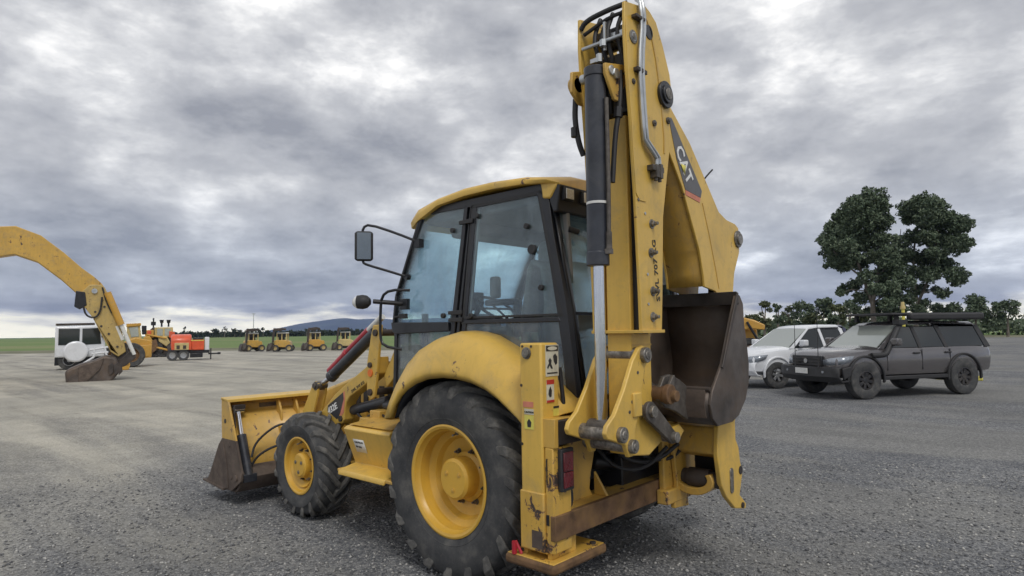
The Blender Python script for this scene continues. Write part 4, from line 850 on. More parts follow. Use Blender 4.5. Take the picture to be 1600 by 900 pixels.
# ---- mirrors, lamps and hand rails
def mirrors(s):
    mr = MB().loft([[(x, s*y, z) for x, z in ((1.0+sx*.075*k, 2.445+sz*.125*k2) for sx, sz, k, k2 in ((-1, -1, .8, 1), (1, -1, .8, 1), (1, -1, 1, .85), (1, 1, 1, .85), (1, 1, .8, 1), (-1, 1, .8, 1), (-1, 1, 1, .85), (-1, -1, 1, .85)))] for y in (1.055, 1.095)], close_u=True, cap=True)
    mr.xf(Matrix.Translation((1.0, s*1.075, 0)) @ Matrix.Rotation(s*R(55), 4, 'Z') @ Matrix.Translation((-1.0, -s*1.075, 0)))
    mr = mr.done('mirror', 'plastic', BL, bevel=.018, seg=3)
    mg = MB().box(.945, 1.055, min(s*1.097, s*1.101), max(s*1.097, s*1.101), 2.335, 2.555); mg.xf(Matrix.Translation((1.0, s*1.075, 0)) @ Matrix.Rotation(s*R(55), 4, 'Z') @ Matrix.Translation((-1.0, -s*1.075, 0))); mg.done('mirror_glass', 'mirror_face', mr, flat=True)
    MB().tube([(.62, s*.79, 2.46), (.80, s*.90, 2.55), (.96, s*1.05, 2.625), (1.01, s*1.08, 2.60), (1.01, s*1.08, 2.52)], .011, 8, 1).tube([(.78, s*.80, 2.19), (.88, s*.92, 2.24), (.98, s*1.06, 2.29), (1.01, s*1.08, 2.31), (1.01, s*1.08, 2.38)], .011, 8, 1).box(.60, .66, min(s*.77, s*.82), max(s*.77, s*.82), 2.42, 2.49).cyl((.78, s*.78, 2.19), (.78, s*.82, 2.19), .025, 12).done('mirror_arm', 'black', mr)
    lp = MB().lathe([(0, -.065), (.03, -.060), (.052, -.035), (.060, 0), (.055, .045), (.035, .075), (0, .085)], (0, 0, 0), 'X', 24)
    lp.xf(Matrix.Translation((1.02, s*1.07, 1.985)) @ Matrix.Rotation(R(35*s), 4, 'Z')).done('road_lamp', 'plastic', BL)
    l2 = BL.children[-1] if BL.children[-1].name.startswith('road_lamp') else None
    lpo = [o for o in BL.children if o.name.startswith('road_lamp')][-1]
    g_ = MB().lathe([(0, .088), (.030, .078), (.052, .050), (.0565, .040)], (0, 0, 0), 'X', 24)
    g_.xf(Matrix.Translation((1.022, s*1.072, 1.985)) @ Matrix.Rotation(R(35*s), 4, 'Z')).done('lamp_lens', 'lamp_glass', lpo)
    MB().cyl((.98, s*1.0, 1.99), (.84, s*.80, 1.97), .020, 10).box(.78, .87, min(s*.77, s*.81), max(s*.77, s*.81), 1.92, 2.01).done('lamp_arm', 'black', lpo, bevel=.004)
    MB().tube([(.72, s*.82, 2.075), (.84, s*.93, 2.08), (.93, s*.95, 2.03), (.945, s*.95, 1.90), (.95, s*.95, 1.70), (.92, s*.94, 1.62), (.80, s*.84, 1.59)], .012, 10, 1).done('hand_rail', 'black', BL)
mirrors(1); mirrors(-1)

# ---- front loader: towers, arms, cylinders, bucket
def loader_side(s):
    def ys(a, b): return (min(s*a, s*b), max(s*a, s*b))
    tw = MB().prism([(1.20, 1.80), (1.31, 1.80), (1.345, 1.70), (1.40, 1.47), (1.405, 1.22), (1.39, 1.165), (1.34, 1.14), (1.295, 1.165), (1.275, 1.25), (1.24, 1.50)], 'Y', *ys(.735, .765)).done('loader_tower', 'yellow', BL, bevel=.006)
    MB().prism([(1.20, 1.80), (1.31, 1.80), (1.40, 1.47), (1.42, .95), (1.15, .95), (1.20, 1.40)], 'Y', *ys(.42, .46)).prism([(1.10, .98), (1.46, .98), (1.50, .88), (1.05, .88)], 'Y', *ys(.42, .80)).done('tower_base', 'yellow_dirty', tw, bevel=.006)
    MB().prism([(.95, 1.62), (1.05, 1.64), (1.24, 1.35), (1.20, 1.25), (1.02, 1.40)], 'Y', *ys(.50, .70)).done('tower_brace', 'yellow', tw, bevel=.008)
    for x, z, rr in ((1.345, 1.445, .024), (1.345, 1.205, .030), (1.265, 1.73, .03)): MB().cyl((x, s*.45, z), (x, s*.785, z), rr, 20).done('tower_pin', 'steel_dark', tw, bevel=.003)
    MB().cyl((1.345, s*.765, 1.375), (1.345, s*.775, 1.375), .034, 20).done('reflector', 'orange', tw, bevel=.002)
    arm = [(1.30, 1.52), (1.42, 1.455), (1.83, 1.24), (2.00, 1.14), (2.185, 1.00), (2.60, .70), (3.00, .46), (3.06, .38), (3.02, .30), (2.90, .30), (2.40, .55), (2.0, .845), (1.94, .875), (1.87, .88), (1.83, .92), (1.825, 1.02), (1.80, 1.08), (1.744, 1.138), (1.42, 1.30), (1.28, 1.37)]
    am = MB().prism(arm, 'Y', *ys(.60, .72)).done('loader_arm', 'yellow', BL, bevel=.010)
    if s == 1:
        MB().prism([(2.105, 1.035), (2.115, .985), (1.955, .915), (1.93, .925), (1.872, 1.02), (1.835, 1.115), (1.845, 1.175)], 'Y', .7205, .7235).done('name_decal', 'decal_dark', am, flat=True)
        MB().prism([(1.845, 1.175), (1.835, 1.115), (1.90, .96), (1.885, .945), (1.835, .985), (1.815, 1.12), (1.825, 1.19)], 'Y', .7205, .7230).done('decal_stripe', 'decal_pink', am, flat=True)
        text('432E', 'lettering', 'white_letter', am, (2.09, .7245, .950), (-.90, 0, .42), (.42, 0, .90), .085, .003, .002, 1.0)
        text('SWL 910 KG', 'lettering', 'letter_black', am, (1.705, .7215, 1.175), (-.90, 0, .44), (.44, 0, .90), .038, .002, .001, 1.1)
    for x, z, rr in ((1.885, .925, .028),): MB().cyl((x, s*.59, z), (x, s*.735, z), rr, 18).done('arm_pin', 'steel_dark', am, bevel=.003)
    # tilt cylinder along the top of the arm
    a = Vector((1.50, s*.60, 1.735)); b = Vector((2.235, s*.60, 1.305)); c = Vector((2.45, s*.60, 1.20)); d = (b-a).normalized()
    tcyl = MB().cyl(a, b, .055, 24).cyl(b-d*.05, b+d*.02, .060, 24).done('tilt_cylinder', 'black_cyl', BL, bevel=.004)
    MB().cyl(b, c, .024, 18).done('rod', 'chrome', tcyl); MB().cyl(c+Vector((0, -.06, 0)), c+Vector((0, .06, 0)), .045, 20).done('rod_eye', 'grease', tcyl, bevel=.003)
    if s == 1:
        u = Vector((0, 0, .075)); lb = MB().cyl(a+u*1.1+d*.12, a+u*1.1+d*.56, .034, 16).done('safety_lock', 'rubber_red', tcyl, bevel=.004)
        MB().cyl(a+u*1.05+d*.55, b+u*.95+d*.05, .036, 16).cyl(a+u*1.05+d*.53, a+u*1.05+d*.58, .042, 12).done('lock_end', 'rubber_red', lb, bevel=.004)
        MB().cyl(a+u*.75+d*.0, b+u*.75, .010, 8).cyl(a+u*1.1-d*.12, a+u*1.1+d*.13, .030, 12).done('lock_rail', 'white', lb)
    # tilt lever and link to the bucket
    lv = MB().prism([(2.51, 1.215), (2.46, 1.25), (2.41, 1.225), (2.42, 1.12), (2.52, .86), (2.60, .72), (2.76, .76), (2.70, .93)], 'Y', *ys(.63, .655)).prism([(2.51, 1.215), (2.46, 1.25), (2.41, 1.225), (2.42, 1.12), (2.52, .86), (2.60, .72), (2.76, .76), (2.70, .93)], 'Y', *ys(.54, .565)).done('tilt_lever', 'yellow', BL, bevel=.005)
    MB().prism([(2.62, .82), (2.70, .86), (3.10, .66), (3.06, .58)], 'Y', *ys(.57, .625)).done('tilt_link', 'yellow_dirty', lv, bevel=.005)
    MB().cyl((2.46, s*.52, 1.20), (2.46, s*.675, 1.20), .028, 18).done('lever_pin', 'grease', lv, bevel=.003)
    # lift cylinder low behind the arm
    lc = MB().cyl((1.28, s*.62, 1.12), (1.83, s*.62, 1.00), .048, 20).cyl((1.80, s*.62, 1.005), (1.89, s*.62, .985), .028, 16).cyl((.80, s*.66, 1.13), (1.3, s*.63, 1.08), .042, 20).done('lift_cylinder', 'black_cyl', BL, bevel=.004)
    MB().tube([(1.75, s*.60, 1.07), (1.6, s*.58, .98), (1.45, s*.55, 1.0), (1.2, s*.55, .95)], .014).tube([(1.70, s*.66, .98), (1.55, s*.66, .90), (1.40, s*.60, .93)], .012).tube([(1.15, s*.75, 1.0), (1.3, s*.72, 1.04), (1.5, s*.72, .96)], .010).done('lift_hose', 'hose', lc)
    MB().prism([(1.20, 1.05), (1.34, 1.05), (1.34, .86), (1.20, .86)], 'Y', *ys(.62, .78)).done('lift_bracket', 'yellow_dirty', lc, bevel=.008)
loader_side(1); loader_side(-1)
MB().cyl((1.95, -.62, .90), (1.95, .62, .90), .055, 18).done('arm_cross_tube', 'yellow', BL)

lb_ = MB().loft([[(x, y, z) for y in (-1.19, 1.19)] for x, z in ((3.39, 1.055), (3.375, 1.04), (3.37, .93), (3.35, .90), (3.25, .845), (3.17, .72), (3.11, .60), (3.08, .46), (3.085, .34), (3.12, .24), (3.20, .17), (3.70, .175))]).done('loader_bucket', 'yellow_dirty', BL, thick=.02, ang=25)
sp_up = [(3.37, 1.066), (3.215, 1.04), (3.19, 1.00), (3.02, .66), (3.345, .66), (3.36, .80)]
sp_lo = [(3.02, .66), (2.875, .36), (2.90, .275), (3.09, .160), (3.26, .150), (3.70, .185), (3.63, .26), (3.43, .575), (3.345, .66)]
for s in (1, -1):
    MB().prism(sp_up, 'Y', s*1.185, s*1.205).done('side_plate', 'yellow_dirty', lb_, bevel=.004)
    MB().prism(sp_lo, 'Y', s*1.184, s*1.206).done('side_plate', 'mud_steel', lb_, bevel=.004)
    MB().prism([(3.40, .60), (3.30, .62), (3.20, .40), (3.16, .18), (3.24, .165), (3.27, .38)], 'Y', s*1.205, s*1.216).done('clam_edge', 'mud_steel', lb_, bevel=.003)
    MB().cyl((3.27, s*1.19, .84), (3.27, s*1.208, .84), .024, 16).done('hole', 'black', lb_)
    MB().cyl((2.99, s*1.19, .30), (2.99, s*1.222, .30), .03, 14).cyl((3.10, s*1.19, .29), (3.10, s*1.214, .29), .016, 12).cyl((3.16, s*1.2, .60), (3.16, s*1.212, .60), .014, 12).done('pivot', 'mud_steel', lb_, bevel=.003)
    cc = MB().cyl((3.13, s*1.10, .70), (2.97, s*1.09, .30), .048, 20).box(2.93, 3.05, s*1.09-.07, s*1.09+.07, .25, .33).done('clam_cylinder', 'black_cyl', lb_, bevel=.005)
    MB().cyl((3.125, s*1.10, .68), (3.22, s*1.10, .93), .026, 18).cyl((3.22, s*1.04, .945), (3.22, s*1.16, .945), .028, 14).done('clam_rod', 'chrome', lb_)
    MB().box(3.19, 3.25, s*1.09-.06, s*1.09+.06, .955, 1.0).prism([(3.14, 1.0), (3.10, .78), (3.13, .78), (3.17, .98)], 'Y', s*1.165, s*1.175).done('clam_bracket', 'steel_dark', lb_, bevel=.004)
MB().prism([(3.22, 1.030), (3.225, 1.062), (3.39, 1.078), (3.39, 1.05)], 'Y', -1.205, 1.205).done('top_lip', 'yellow', lb_, bevel=.005)
MB().prism([(3.06, .36), (3.055, .40), (3.03, .40), (2.93, .30), (2.97, .20), (3.05, .145), (3.30, .140), (3.30, .155), (3.05, .175), (2.96, .25)], 'Y', -1.18, 1.18).done('heel_plate', 'mud_steel', lb_, bevel=.003)
MB().prism([(3.28, .135), (3.78, .170), (3.79, .185), (3.28, .165)], 'Y', -1.215, 1.215).done('cutting_edge', 'mud_steel', lb_, bevel=.003)
for y in (.42, -.42, .62, -.62): MB().prism([(3.31, 1.03), (3.30, .86), (3.20, .78), (3.20, .88), (3.26, 1.0)], 'Y', y-.012, y+.012).done('rib', 'yellow_dirty', lb_, bevel=.004)
for s in (1, -1):
    for y in (.56, .67): MB().prism([(3.19, .74), (3.09, .50), (3.08, .35), (2.95, .35), (2.97, .56), (3.08, .74)], 'Y', s*y-.012, s*y+.012).done('hinge_ear', 'yellow_dirty', lb_, bevel=.004)
MB().tube([(3.0, 1.05, .48), (3.03, 1.0, .62), (2.92, .85, .78), (2.88, .72, .80), (2.90, .55, .76)], .012).tube([(3.0, 1.05, .40), (2.96, 1.0, .50), (2.88, .88, .58), (2.84, .72, .60), (2.86, .55, .58)], .012).done('bucket_hose', 'hose', lb_)
MB().box(3.352, 3.360, .60, .80, .94, .985).done('label_plate', 'grease', lb_)

for o in list(BL.children_recursive):
    if o.type == 'MESH' and not o.name.startswith(('tyre', 'tread_lug', 'rim', 'lettering', 'label_words', 'decal_words')): split_loose(o)

# ================================================================ VEHICLES (local frame: x forward, y left, origin on the ground under the middle)
def apply_bool(o, cutters):
    for c in cutters:
        md = o.modifiers.new('cut', 'BOOLEAN'); md.operation = 'DIFFERENCE'; md.solver = 'EXACT'; md.object = c
    dg = bpy.context.evaluated_depsgraph_get(); dg.update()
    me = bpy.data.meshes.new_from_object(o.evaluated_get(dg)); o.modifiers.clear(); o.data = me
    me.set_sharp_from_angle(angle=R(30))
    for c in cutters: bpy.data.objects.remove(c)
def road_wheel(name, parent, x, y, r, w_, rimr, s, rimmat, spokes=6):
    c = (x, y, r)
    wh = MB().lathe([(rimr, .40*w_), (rimr+.02, .46*w_), (r-.06, .50*w_), (r-.015, .42*w_), (r, .25*w_), (r, -.25*w_), (r-.015, -.42*w_), (r-.06, -.5*w_), (rimr, -.4*w_)], c, 'Y', 40).done(name, 'rubber', parent)
    MB().lathe([(rimr+.004, s*.42*w_), (rimr-.015, s*.44*w_), (rimr-.025, s*.38*w_), (rimr-.03, s*.10*w_), (0, s*.10*w_)], c, 'Y', 36).done('rim', 'dark_alloy', wh)
    sp = MB(); sp.lathe([(0, s*.36*w_), (.06, s*.36*w_), (.07, s*.30*w_), (.07, s*.15*w_)], c, 'Y', 20)
    for k in range(spokes):
        a = 2*math.pi*k/spokes+.2; e = Vector((math.cos(a), 0, math.sin(a))); n = Vector((-math.sin(a), 0, math.cos(a)))
        P0 = Vector(c)+e*.05+Vector((0, s*.33*w_, 0)); P1 = Vector(c)+e*(rimr-.01)+Vector((0, s*.36*w_, 0)); th = Vector((0, -s*.05, 0))
        q = [P0-n*.028, P0+n*.028, P1+n*.042, P1-n*.042]; sp.loft([q, [p+th for p in q]], close_u=True, cap=True)
    sp.done('spokes', rimmat, wh, bevel=.004)
    return wh
def car(name, label, loc, rz, paint_, suv, group, scale=1.):
    T = thing(name, label, 'car' if suv else 'ute', loc, rz, group)
    W2 = .93; zh = 1.17 if suv else 1.10; zl = .50 if suv else .44
    st_ = [(2.34, .52, zl+.14, zh-.30), (2.31, .70, zl+.04, zh-.20), (2.22, .82, zl, zh-.12), (2.08, .89, zl, zh-.07), (1.85, .92, zl, zh-.03), (1.5, W2, zl, zh), (.95, W2, zl, zh+.04), (.70, W2, zl, zh+.06), (0, W2, zl, zh+.05), (-1.0, W2, zl, zh+.06), (-1.9, W2, zl, zh+.06), (-2.35, .92, zl+.04, zh+.04), (-2.48, .86, zl+.10, zh)]
    rows = []
    for x, w_, zb, zt in st_:
        h = [(w_*.80, zb), (w_*.96, zb+.06), (w_*.995, zb+.22), (w_*1.0, (zb+zt)/2+.02), (w_*.985, zt-.13), (w_*.95, zt-.04), (w_*.86, zt), (w_*.5, zt+.03), (0, zt+.04)]
        half = [(x, y, z) for y, z in h]; rows.append(half+[(x, -y, z) for _, y, z in half[::-1][1:]])
    body = MB().loft(rows, close_u=True, cap=True).done('body', paint_, T, ang=40, bevel=.0)
    fx_, rx_ = 1.52, -1.50; rr = .45 if suv else .385; arch = rr+.06
    cut = []
    for xx in (fx_, rx_):
        for s in (1, -1):
            cut.append(MB().cyl((xx, s*.62, rr+.03), (xx, s*1.3, rr+.03), arch, 36).done('cut', 'black', None))
    apply_bool(body, cut)
    for xx in (fx_, rx_):
        for s in (1, -1):
            P = [(xx+(arch+o_)*math.cos(R(a)), rr+.03+(arch+o_)*math.sin(R(a))) for o_, rg in ((.045, range(-12, 193, 8)), (-.004, range(192, -13, -8))) for a in rg]
            MB().prism([p for p in P], 'Y', s*(W2-.03), s*(W2+.035)).done('wheel_arch', 'plastic' if suv else paint_, T, bevel=.01)
            road_wheel('wheel', T, xx, s*(W2-.105), rr, .27 if suv else .24, .22 if suv else .205, s, 'dark_alloy' if suv else 'alloy', 8 if suv else 6)
    # cabin: pillars and roof in paint, panes of glass set in
    zb = zh+.03; zr = 1.82 if suv else 1.76; xe = -2.40 if suv else -1.15
    def ring(x, z, w_): return [(x, w_, z), (x, -w_, z)]
    F0, F1 = (1.0, zb, .80), (.22, zr-.05, .66); B1 = (xe+.12 if suv else xe+.12, zr-.06, .64); B0 = (xe if not suv else xe-.02, zb, .78)
    top = [(.28, zr-.10, .665), (.18, zr-.045, .64), (-.1, zr-.01, .63), (-.9, zr, .63), (B1[0]+.1, zr-.03, .62), (B1[0]-.02, zr-.09, .63)]
    rows = []
    for x, z, w_ in top: rows.append([(x, w_+.03, z-.05), (x, w_+.02, z-.01), (x, w_-.06, z+.02), (x, 0, z+.035), (x, -w_+.06, z+.02), (x, -w_-.02, z-.01), (x, -w_-.03, z-.05)])
    MB().loft(rows, close_u=True, cap=True).done('roof', paint_, T, ang=45)
    def quad(name, P, m, th=.02, par=T): 
        mb = MB(); mb.face([mb.bm.verts.new(p) for p in P]); return mb.done(name, m, par, thick=th, flat=True)
    quad('windscreen', [(1.02, .78, zb), (1.02, -.78, zb), (.27, -.66, zr-.09), (.27, .66, zr-.09)], 'shield_glass')
    quad('rear_window', [(B0[0]-.02, .74, zb), (B0[0]-.02, -.74, zb), (B1[0], -.62, zr-.10), (B1[0], .62, zr-.10)], 'car_glass')
    for s in (1, -1):
        def y_(z): return s*(.865-(z-zb)/(zr-.12-zb)*.19)
        zt = zr-.12; zz = zb-.005
        wins = [((.93, zz), (.22, zt), (-.12, zt), (-.16, zz)), ((-.24, zz), (-.20, zt), (-.88, zt), (-.98, zz))]
        if suv: wins.append(((-1.06, zz), (-.98, zt), (-2.18, zt-.02), (-2.28, zz)))
        for q in wins: quad('side_window', [(x, y_(z), z) for x, z in q], 'car_glass')
        pil = [((1.08, zz-.02), (.28, zt+.02), (.20, zt+.02), (.93, zz-.02)), ((-.15, zz-.02), (-.115, zt+.02), (-.205, zt+.02), (-.25, zz-.02)), ((-.97, zz-.02), (-.87, zt+.02), (-1.0, zt+.02), (-1.08, zz-.02))]
        if suv: pil.append(((-2.26, zz-.02), (-2.16, zt+.02), (-2.30, zt+.02), (-2.44, zz-.02)))
        for q in pil: quad('pillar', [(x, y_(z)+s*.006, z) for x, z in q], paint_ if not suv or q is pil[0] else 'plastic', .035)
        # door shut lines, handles, mirror, sill
        for x in (.86, -.20, -1.08): MB().box(x-.006, x+.006, min(s*(W2-.012), s*(W2+.004)), max(s*(W2-.012), s*(W2+.004)), zl+.16, zh-.02).done('door_gap', 'black', T)
        for x in (-.02, -1.00): MB().box(x-.10, x+.08, min(s*(W2-.02), s*(W2+.03)), max(s*(W2-.02), s*(W2+.03)), zh-.13, zh-.09).done('door_handle', 'plastic' if suv else paint_, T, bevel=.01)
        MB().box(.62, .78, min(s*.95, s*1.16), max(s*.95, s*1.16), zh+.08, zh+.26).box(.64, .74, min(s*.86, s*.97), max(s*.86, s*.97), zh+.06, zh+.13).done('wing_mirror', paint_, T, bevel=.04, seg=3)
        MB().box(-.95, .98, min(s*.78, s*.96), max(s*.78, s*.96), zl-.06, zl+.03).done('side_step', 'plastic', T, bevel=.015)
        hl = MB().loft([[(2.34, s*.50, zh-.36), (2.29, s*.72, zh-.36), (2.13, s*.885, zh-.33), (1.93, s*.935, zh-.26)], [(2.34, s*.50, zh-.24), (2.29, s*.70, zh-.19), (2.11, s*.875, zh-.16), (1.84, s*.93, zh-.14)]]).done('headlight', 'car_lamp', T, thick=.03)
    # front: grille, bumper
    if suv:
        gr = MB().box(2.30, 2.39, -.50, .50, zh-.40, zh-.14).done('grille', 'black', T, bevel=.02)
        for k in range(3): MB().box(2.385, 2.405, -.46, .46, zh-.375+.075*k, zh-.345+.075*k).done('grille_bar', 'dark_alloy', gr, bevel=.006)
        MB().cyl((2.39, 0, zh-.27), (2.42, 0, zh-.27), .055, 24).done('emblem', 'alloy', gr)
        MB().loft([[(2.22+.20*(1-(y/.98)**2)*.9+a, y, z) for y in np.linspace(-.98, .98, 11)] for a, z in ((.0, zh-.41), (.10, zh-.43), (.12, zh-.62), (.02, zh-.74), (-.2, zh-.72))]).done('steel_bumper', 'plastic', T, thick=.04, ang=30)
        for s in (1, -1):
            MB().prism([(2.24, zh-.43), (1.98, zh-.38), (1.98, zh-.58), (2.20, zh-.70)], 'Y', s*.93, s*.99).done('bumper_wing', 'plastic', T, bevel=.02)
            MB().cyl((2.44, s*.60, zh-.52), (2.47, s*.60, zh-.52), .03, 16).done('fog_lamp', 'car_lamp', T)
        MB().box(2.54, 2.56, -.20, .20, zh-.57, zh-.44).done('number_plate', 'white', T)
        # snorkel on the near side
        MB().tube([(1.35, .95, zh-.14), (1.0, .975, zh-.14), (.90, .97, zh-.08), (.52, .86, zh+.36), (.36, .80, zh+.52), (.30, .79, zh+.58)], .062, 14, 2).box(.16, .42, .70, .90, zh+.58, zh+.70).done('snorkel', 'plastic', T, bevel=.02)
        rk = MB().box(-2.5, .45, -.74, .74, 1.985, 2.035).done('roof_rack', 'plastic', T, bevel=.015)
        for k in range(7): MB().box(-2.40+.45*k, -2.34+.45*k, -.72, .72, 2.035, 2.05).done('rack_bar', 'black', rk)
        MB().box(-2.3, .05, .74, .92, 1.86, 2.03).done('awning_bag', 'plastic', rk, bevel=.05, seg=3)
        for x in (.2, -.9, -2.0):
            for s in (1, -1): MB().box(x-.04, x+.04, s*.62-.04, s*.62+.04, 1.83, 1.99).done('rack_foot', 'plastic', rk)
        for y in (.48, -.30): MB().cyl((2.46, y, zh-.3), (2.44, y, zh+1.0), .010, 8, r2=.005).cyl((2.46, y, zh-.45), (2.46, y, zh-.28), .022, 10).done('aerial', 'plastic', T)
        MB().box(-1.9, -1.3, -.5, .9, zl-.16, zl-.08).done('mud_flap', 'black', T)
    else:
        MB().box(2.31, 2.36, -.45, .45, zh-.36, zh-.20).done('grille', 'plastic', T, bevel=.02)
        MB().loft([[(2.22+.18*(1-(y/.93)**2)*.9+a, y, z) for y in np.linspace(-.93, .93, 11)] for a, z in ((.0, zh-.38), (.06, zh-.40), (.07, zh-.58), (.0, zh-.70), (-.1, zh-.72))]).done('bumper', paint_, T, thick=.04, ang=30)
        MB().box(-2.45, -1.15, -.80, .80, zh+.02, zh+.08).done('tray_cover', 'plastic', T, bevel=.02)
    return T
HD = math.atan2(.85, .53)
c_, s_ = math.cos(HD), math.sin(HD)
def at_fl(gx, gy, fx_, fy_):     # place so that the front left tyre stands at (gx, gy)
    return (gx-(fx_*c_-fy_*s_), gy-(fx_*s_+fy_*c_), 0)
car('four_wheel_drive', 'dark grey four wheel drive with snorkel, roof rack and black steel bumper', at_fl(.63, -12.67, 1.52, .87), HD, 'grey_paint', True, None)
car('white_ute', 'white dual cab ute parked behind the dark grey four wheel drive', at_fl(3.30, -14.30, 1.52, .84), HD+.02, 'white_paint', False, None)
car('navy_wagon', 'dark navy car mostly hidden behind the white ute and the digging bucket', at_fl(4.6, -19.6, 1.52, .84), HD-.1, 'navy_paint', False, None)

# ================================================================ MACHINES ON THE LEFT OF THE YARD
# each is laid out in a frame at its own spot: x runs along the machine as seen (to the right), y away, z up
def ct(px): return 990/math.hypot(990, px-800)       # cosine of the bearing off the view axis
def facing(px, dist): d = dirv(px); return math.atan2(d.y, d.x)-math.pi/2
def spot(px, dist): x, y = put(px, dist/ct(px)); return (x, y, 0)     # dist is depth from where the photographer stood
def wheel_y(name, m_, parent, x, y, r, w_, rimr, rimm, s=-1):
    o = MB().lathe([(rimr, .42*w_), (r*.93, .5*w_), (r, .35*w_), (r, -.35*w_), (r*.93, -.5*w_), (rimr, -.42*w_)], (x, y, r), 'Y', 28).done(name, m_, parent)
    MB().lathe([(rimr+.01, s*.42*w_), (rimr-.02, s*.40*w_), (rimr*.85, s*.12*w_), (rimr*.35, s*.10*w_), (rimr*.33, s*.25*w_), (0, s*.25*w_)], (x, y, r), 'Y', 24).done('rim', rimm, o)
    return o
# --- excavator on the far left, reaching into the picture (1 px of the photograph is 1/38.7 m here)
D = 25.6; k = 1/38.7
EX = thing('excavator', 'big yellow excavator at the left edge resting its dark bucket on the ground', 'excavator', spot(160, D), facing(160, D))
def q(px, py): return ((px-160)*k*ct(160), (py-583)*-k+.0)
def Q(pts): return [q(*p) for p in pts]
ar = MB().prism(Q([(-120, 480), (-90, 425), (-50, 378), (-10, 356), (30, 352), (66, 364), (100, 388), (128, 411), (146, 423), (158, 433), (165, 442), (167, 452), (160, 464), (152, 470), (140, 464), (128, 456), (98, 430), (62, 404), (30, 394), (0, 400), (-32, 424), (-58, 460), (-70, 500)]), 'Y', -.28, .28).done('boom', 'yellow_dirty', EX, bevel=.03)
sk = MB().prism(Q([(120, 456), (140, 436), (160, 436), (171, 452), (182, 478), (192, 505), (200, 540), (188, 548), (176, 540), (166, 522), (150, 492), (134, 470)]), 'Y', -.36, -.02).done('stick', 'stick_yellow', EX, bevel=.03)
MB().prism(Q([(126, 462), (150, 462), (176, 536), (182, 540), (170, 530), (146, 486)]), 'Y', -.375, -.355).done('stiffener', 'stick_yellow', sk, bevel=.01)
for a_ in ((150, 478), (160, 500), (172, 512), (186, 532), (164, 470)): MB().cyl(T3(a_, -.39) if False else (q(*a_)[0], -.39, q(*a_)[1]), (q(*a_)[0], -.34, q(*a_)[1]), .045, 10).done('grease_pin', 'steel_dark', sk)
MB().cyl((q(148, 446)[0], -.42, q(148, 446)[1]), (q(148, 446)[0], .1, q(148, 446)[1]), .10, 20).done('pin', 'zinc', sk)
MB().prism(Q([(120, 446), (134, 448), (137, 468), (126, 474), (118, 470)]), 'Y', -.40, .1).done('hose_block', 'black', sk, bevel=.02)
def T3(p, y): a, b = q(*p); return (a, y, b)
MB().tube([T3((132, 470), -.42), T3((136, 484), -.44), (T3((150, 488), -.44)), T3((158, 478), -.42), T3((160, 455), -.42)], .035).done('hose', 'hose', sk)
MB().tube([T3((160, 440), -.42), T3((166, 460), -.42), T3((176, 480), -.42)], .03).done('hose', 'hose', sk)
bcy = MB().cyl(T3((168, 448), -.45), T3((191, 498), -.45), .13, 20).done('bucket_cylinder', 'amber_paint', EX)
MB().cyl(T3((190, 496), -.45), T3((213, 545), -.45), .075, 16).done('rod', 'white', bcy)
MB().cyl(T3((184, 500), -.30), T3((194, 522), -.30), .08, 16).done('rod', 'white', bcy)
lk_ = MB().prism(Q([(205, 540), (214, 542), (216, 550), (200, 562), (186, 566), (184, 558)]), 'Y', -.5, -.3).prism(Q([(178, 528), (200, 526), (206, 548), (190, 566), (176, 552)]), 'Y', -.28, .05).done('bucket_link', 'steel_dark', EX, bevel=.02)
bkx = MB().prism(Q([(108, 566), (127, 558), (150, 552), (168, 545), (184, 548), (190, 560), (188, 574), (176, 587), (150, 594), (126, 595), (110, 586)]), 'Y', -.75, .75).done('bucket', 'bucket_steel', EX, bevel=.10, seg=3)
MB().prism(Q([(128, 560), (150, 554), (166, 548), (160, 566), (140, 584), (128, 588)]), 'Y', -.80, -.75).done('wear_plate', 'mud_steel', bkx, bevel=.02)
for px in (176, 184, 190): MB().prism(Q([(px-4, 560), (px+3, 556), (px+5, 570), (px-1, 576)]), 'Y', -.80, -.70).done('tooth', 'steel_dark', bkx, bevel=.01)
bd = MB().prism(Q([(-220, 470), (-60, 470), (-50, 500), (-50, 548), (-220, 548)]), 'Y', .4, 2.6).done('body', 'amber_paint', EX, bevel=.08)
MB().prism(Q([(-210, 552), (-60, 552), (-46, 566), (-60, 583), (-210, 583)]), 'Y', .2, .9).done('track', 'steel_dark', EX, bevel=.10, seg=3)
MB().prism(Q([(-210, 552), (-60, 552), (-46, 566), (-60, 583), (-210, 583)]), 'Y', 2.2, 2.9).done('track', 'steel_dark', EX, bevel=.10, seg=3)

ec = MB().prism(Q([(-118, 470), (-118, 420), (-108, 408), (-74, 408), (-66, 430), (-64, 470)]), 'Y', 1.5, 2.5).done('cab', 'yellow_dirty', EX, bevel=.06)
MB().prism(Q([(-112, 462), (-112, 424), (-104, 414), (-78, 414), (-72, 432), (-70, 462)]), 'Y', 1.47, 1.50).done('cab_window', 'car_glass', ec, bevel=.01)
MB().prism(Q([(-216, 462), (-140, 462), (-140, 471), (-216, 471)]), 'Y', .6, 2.4).done('engine_cover', 'black', bd, bevel=.03)
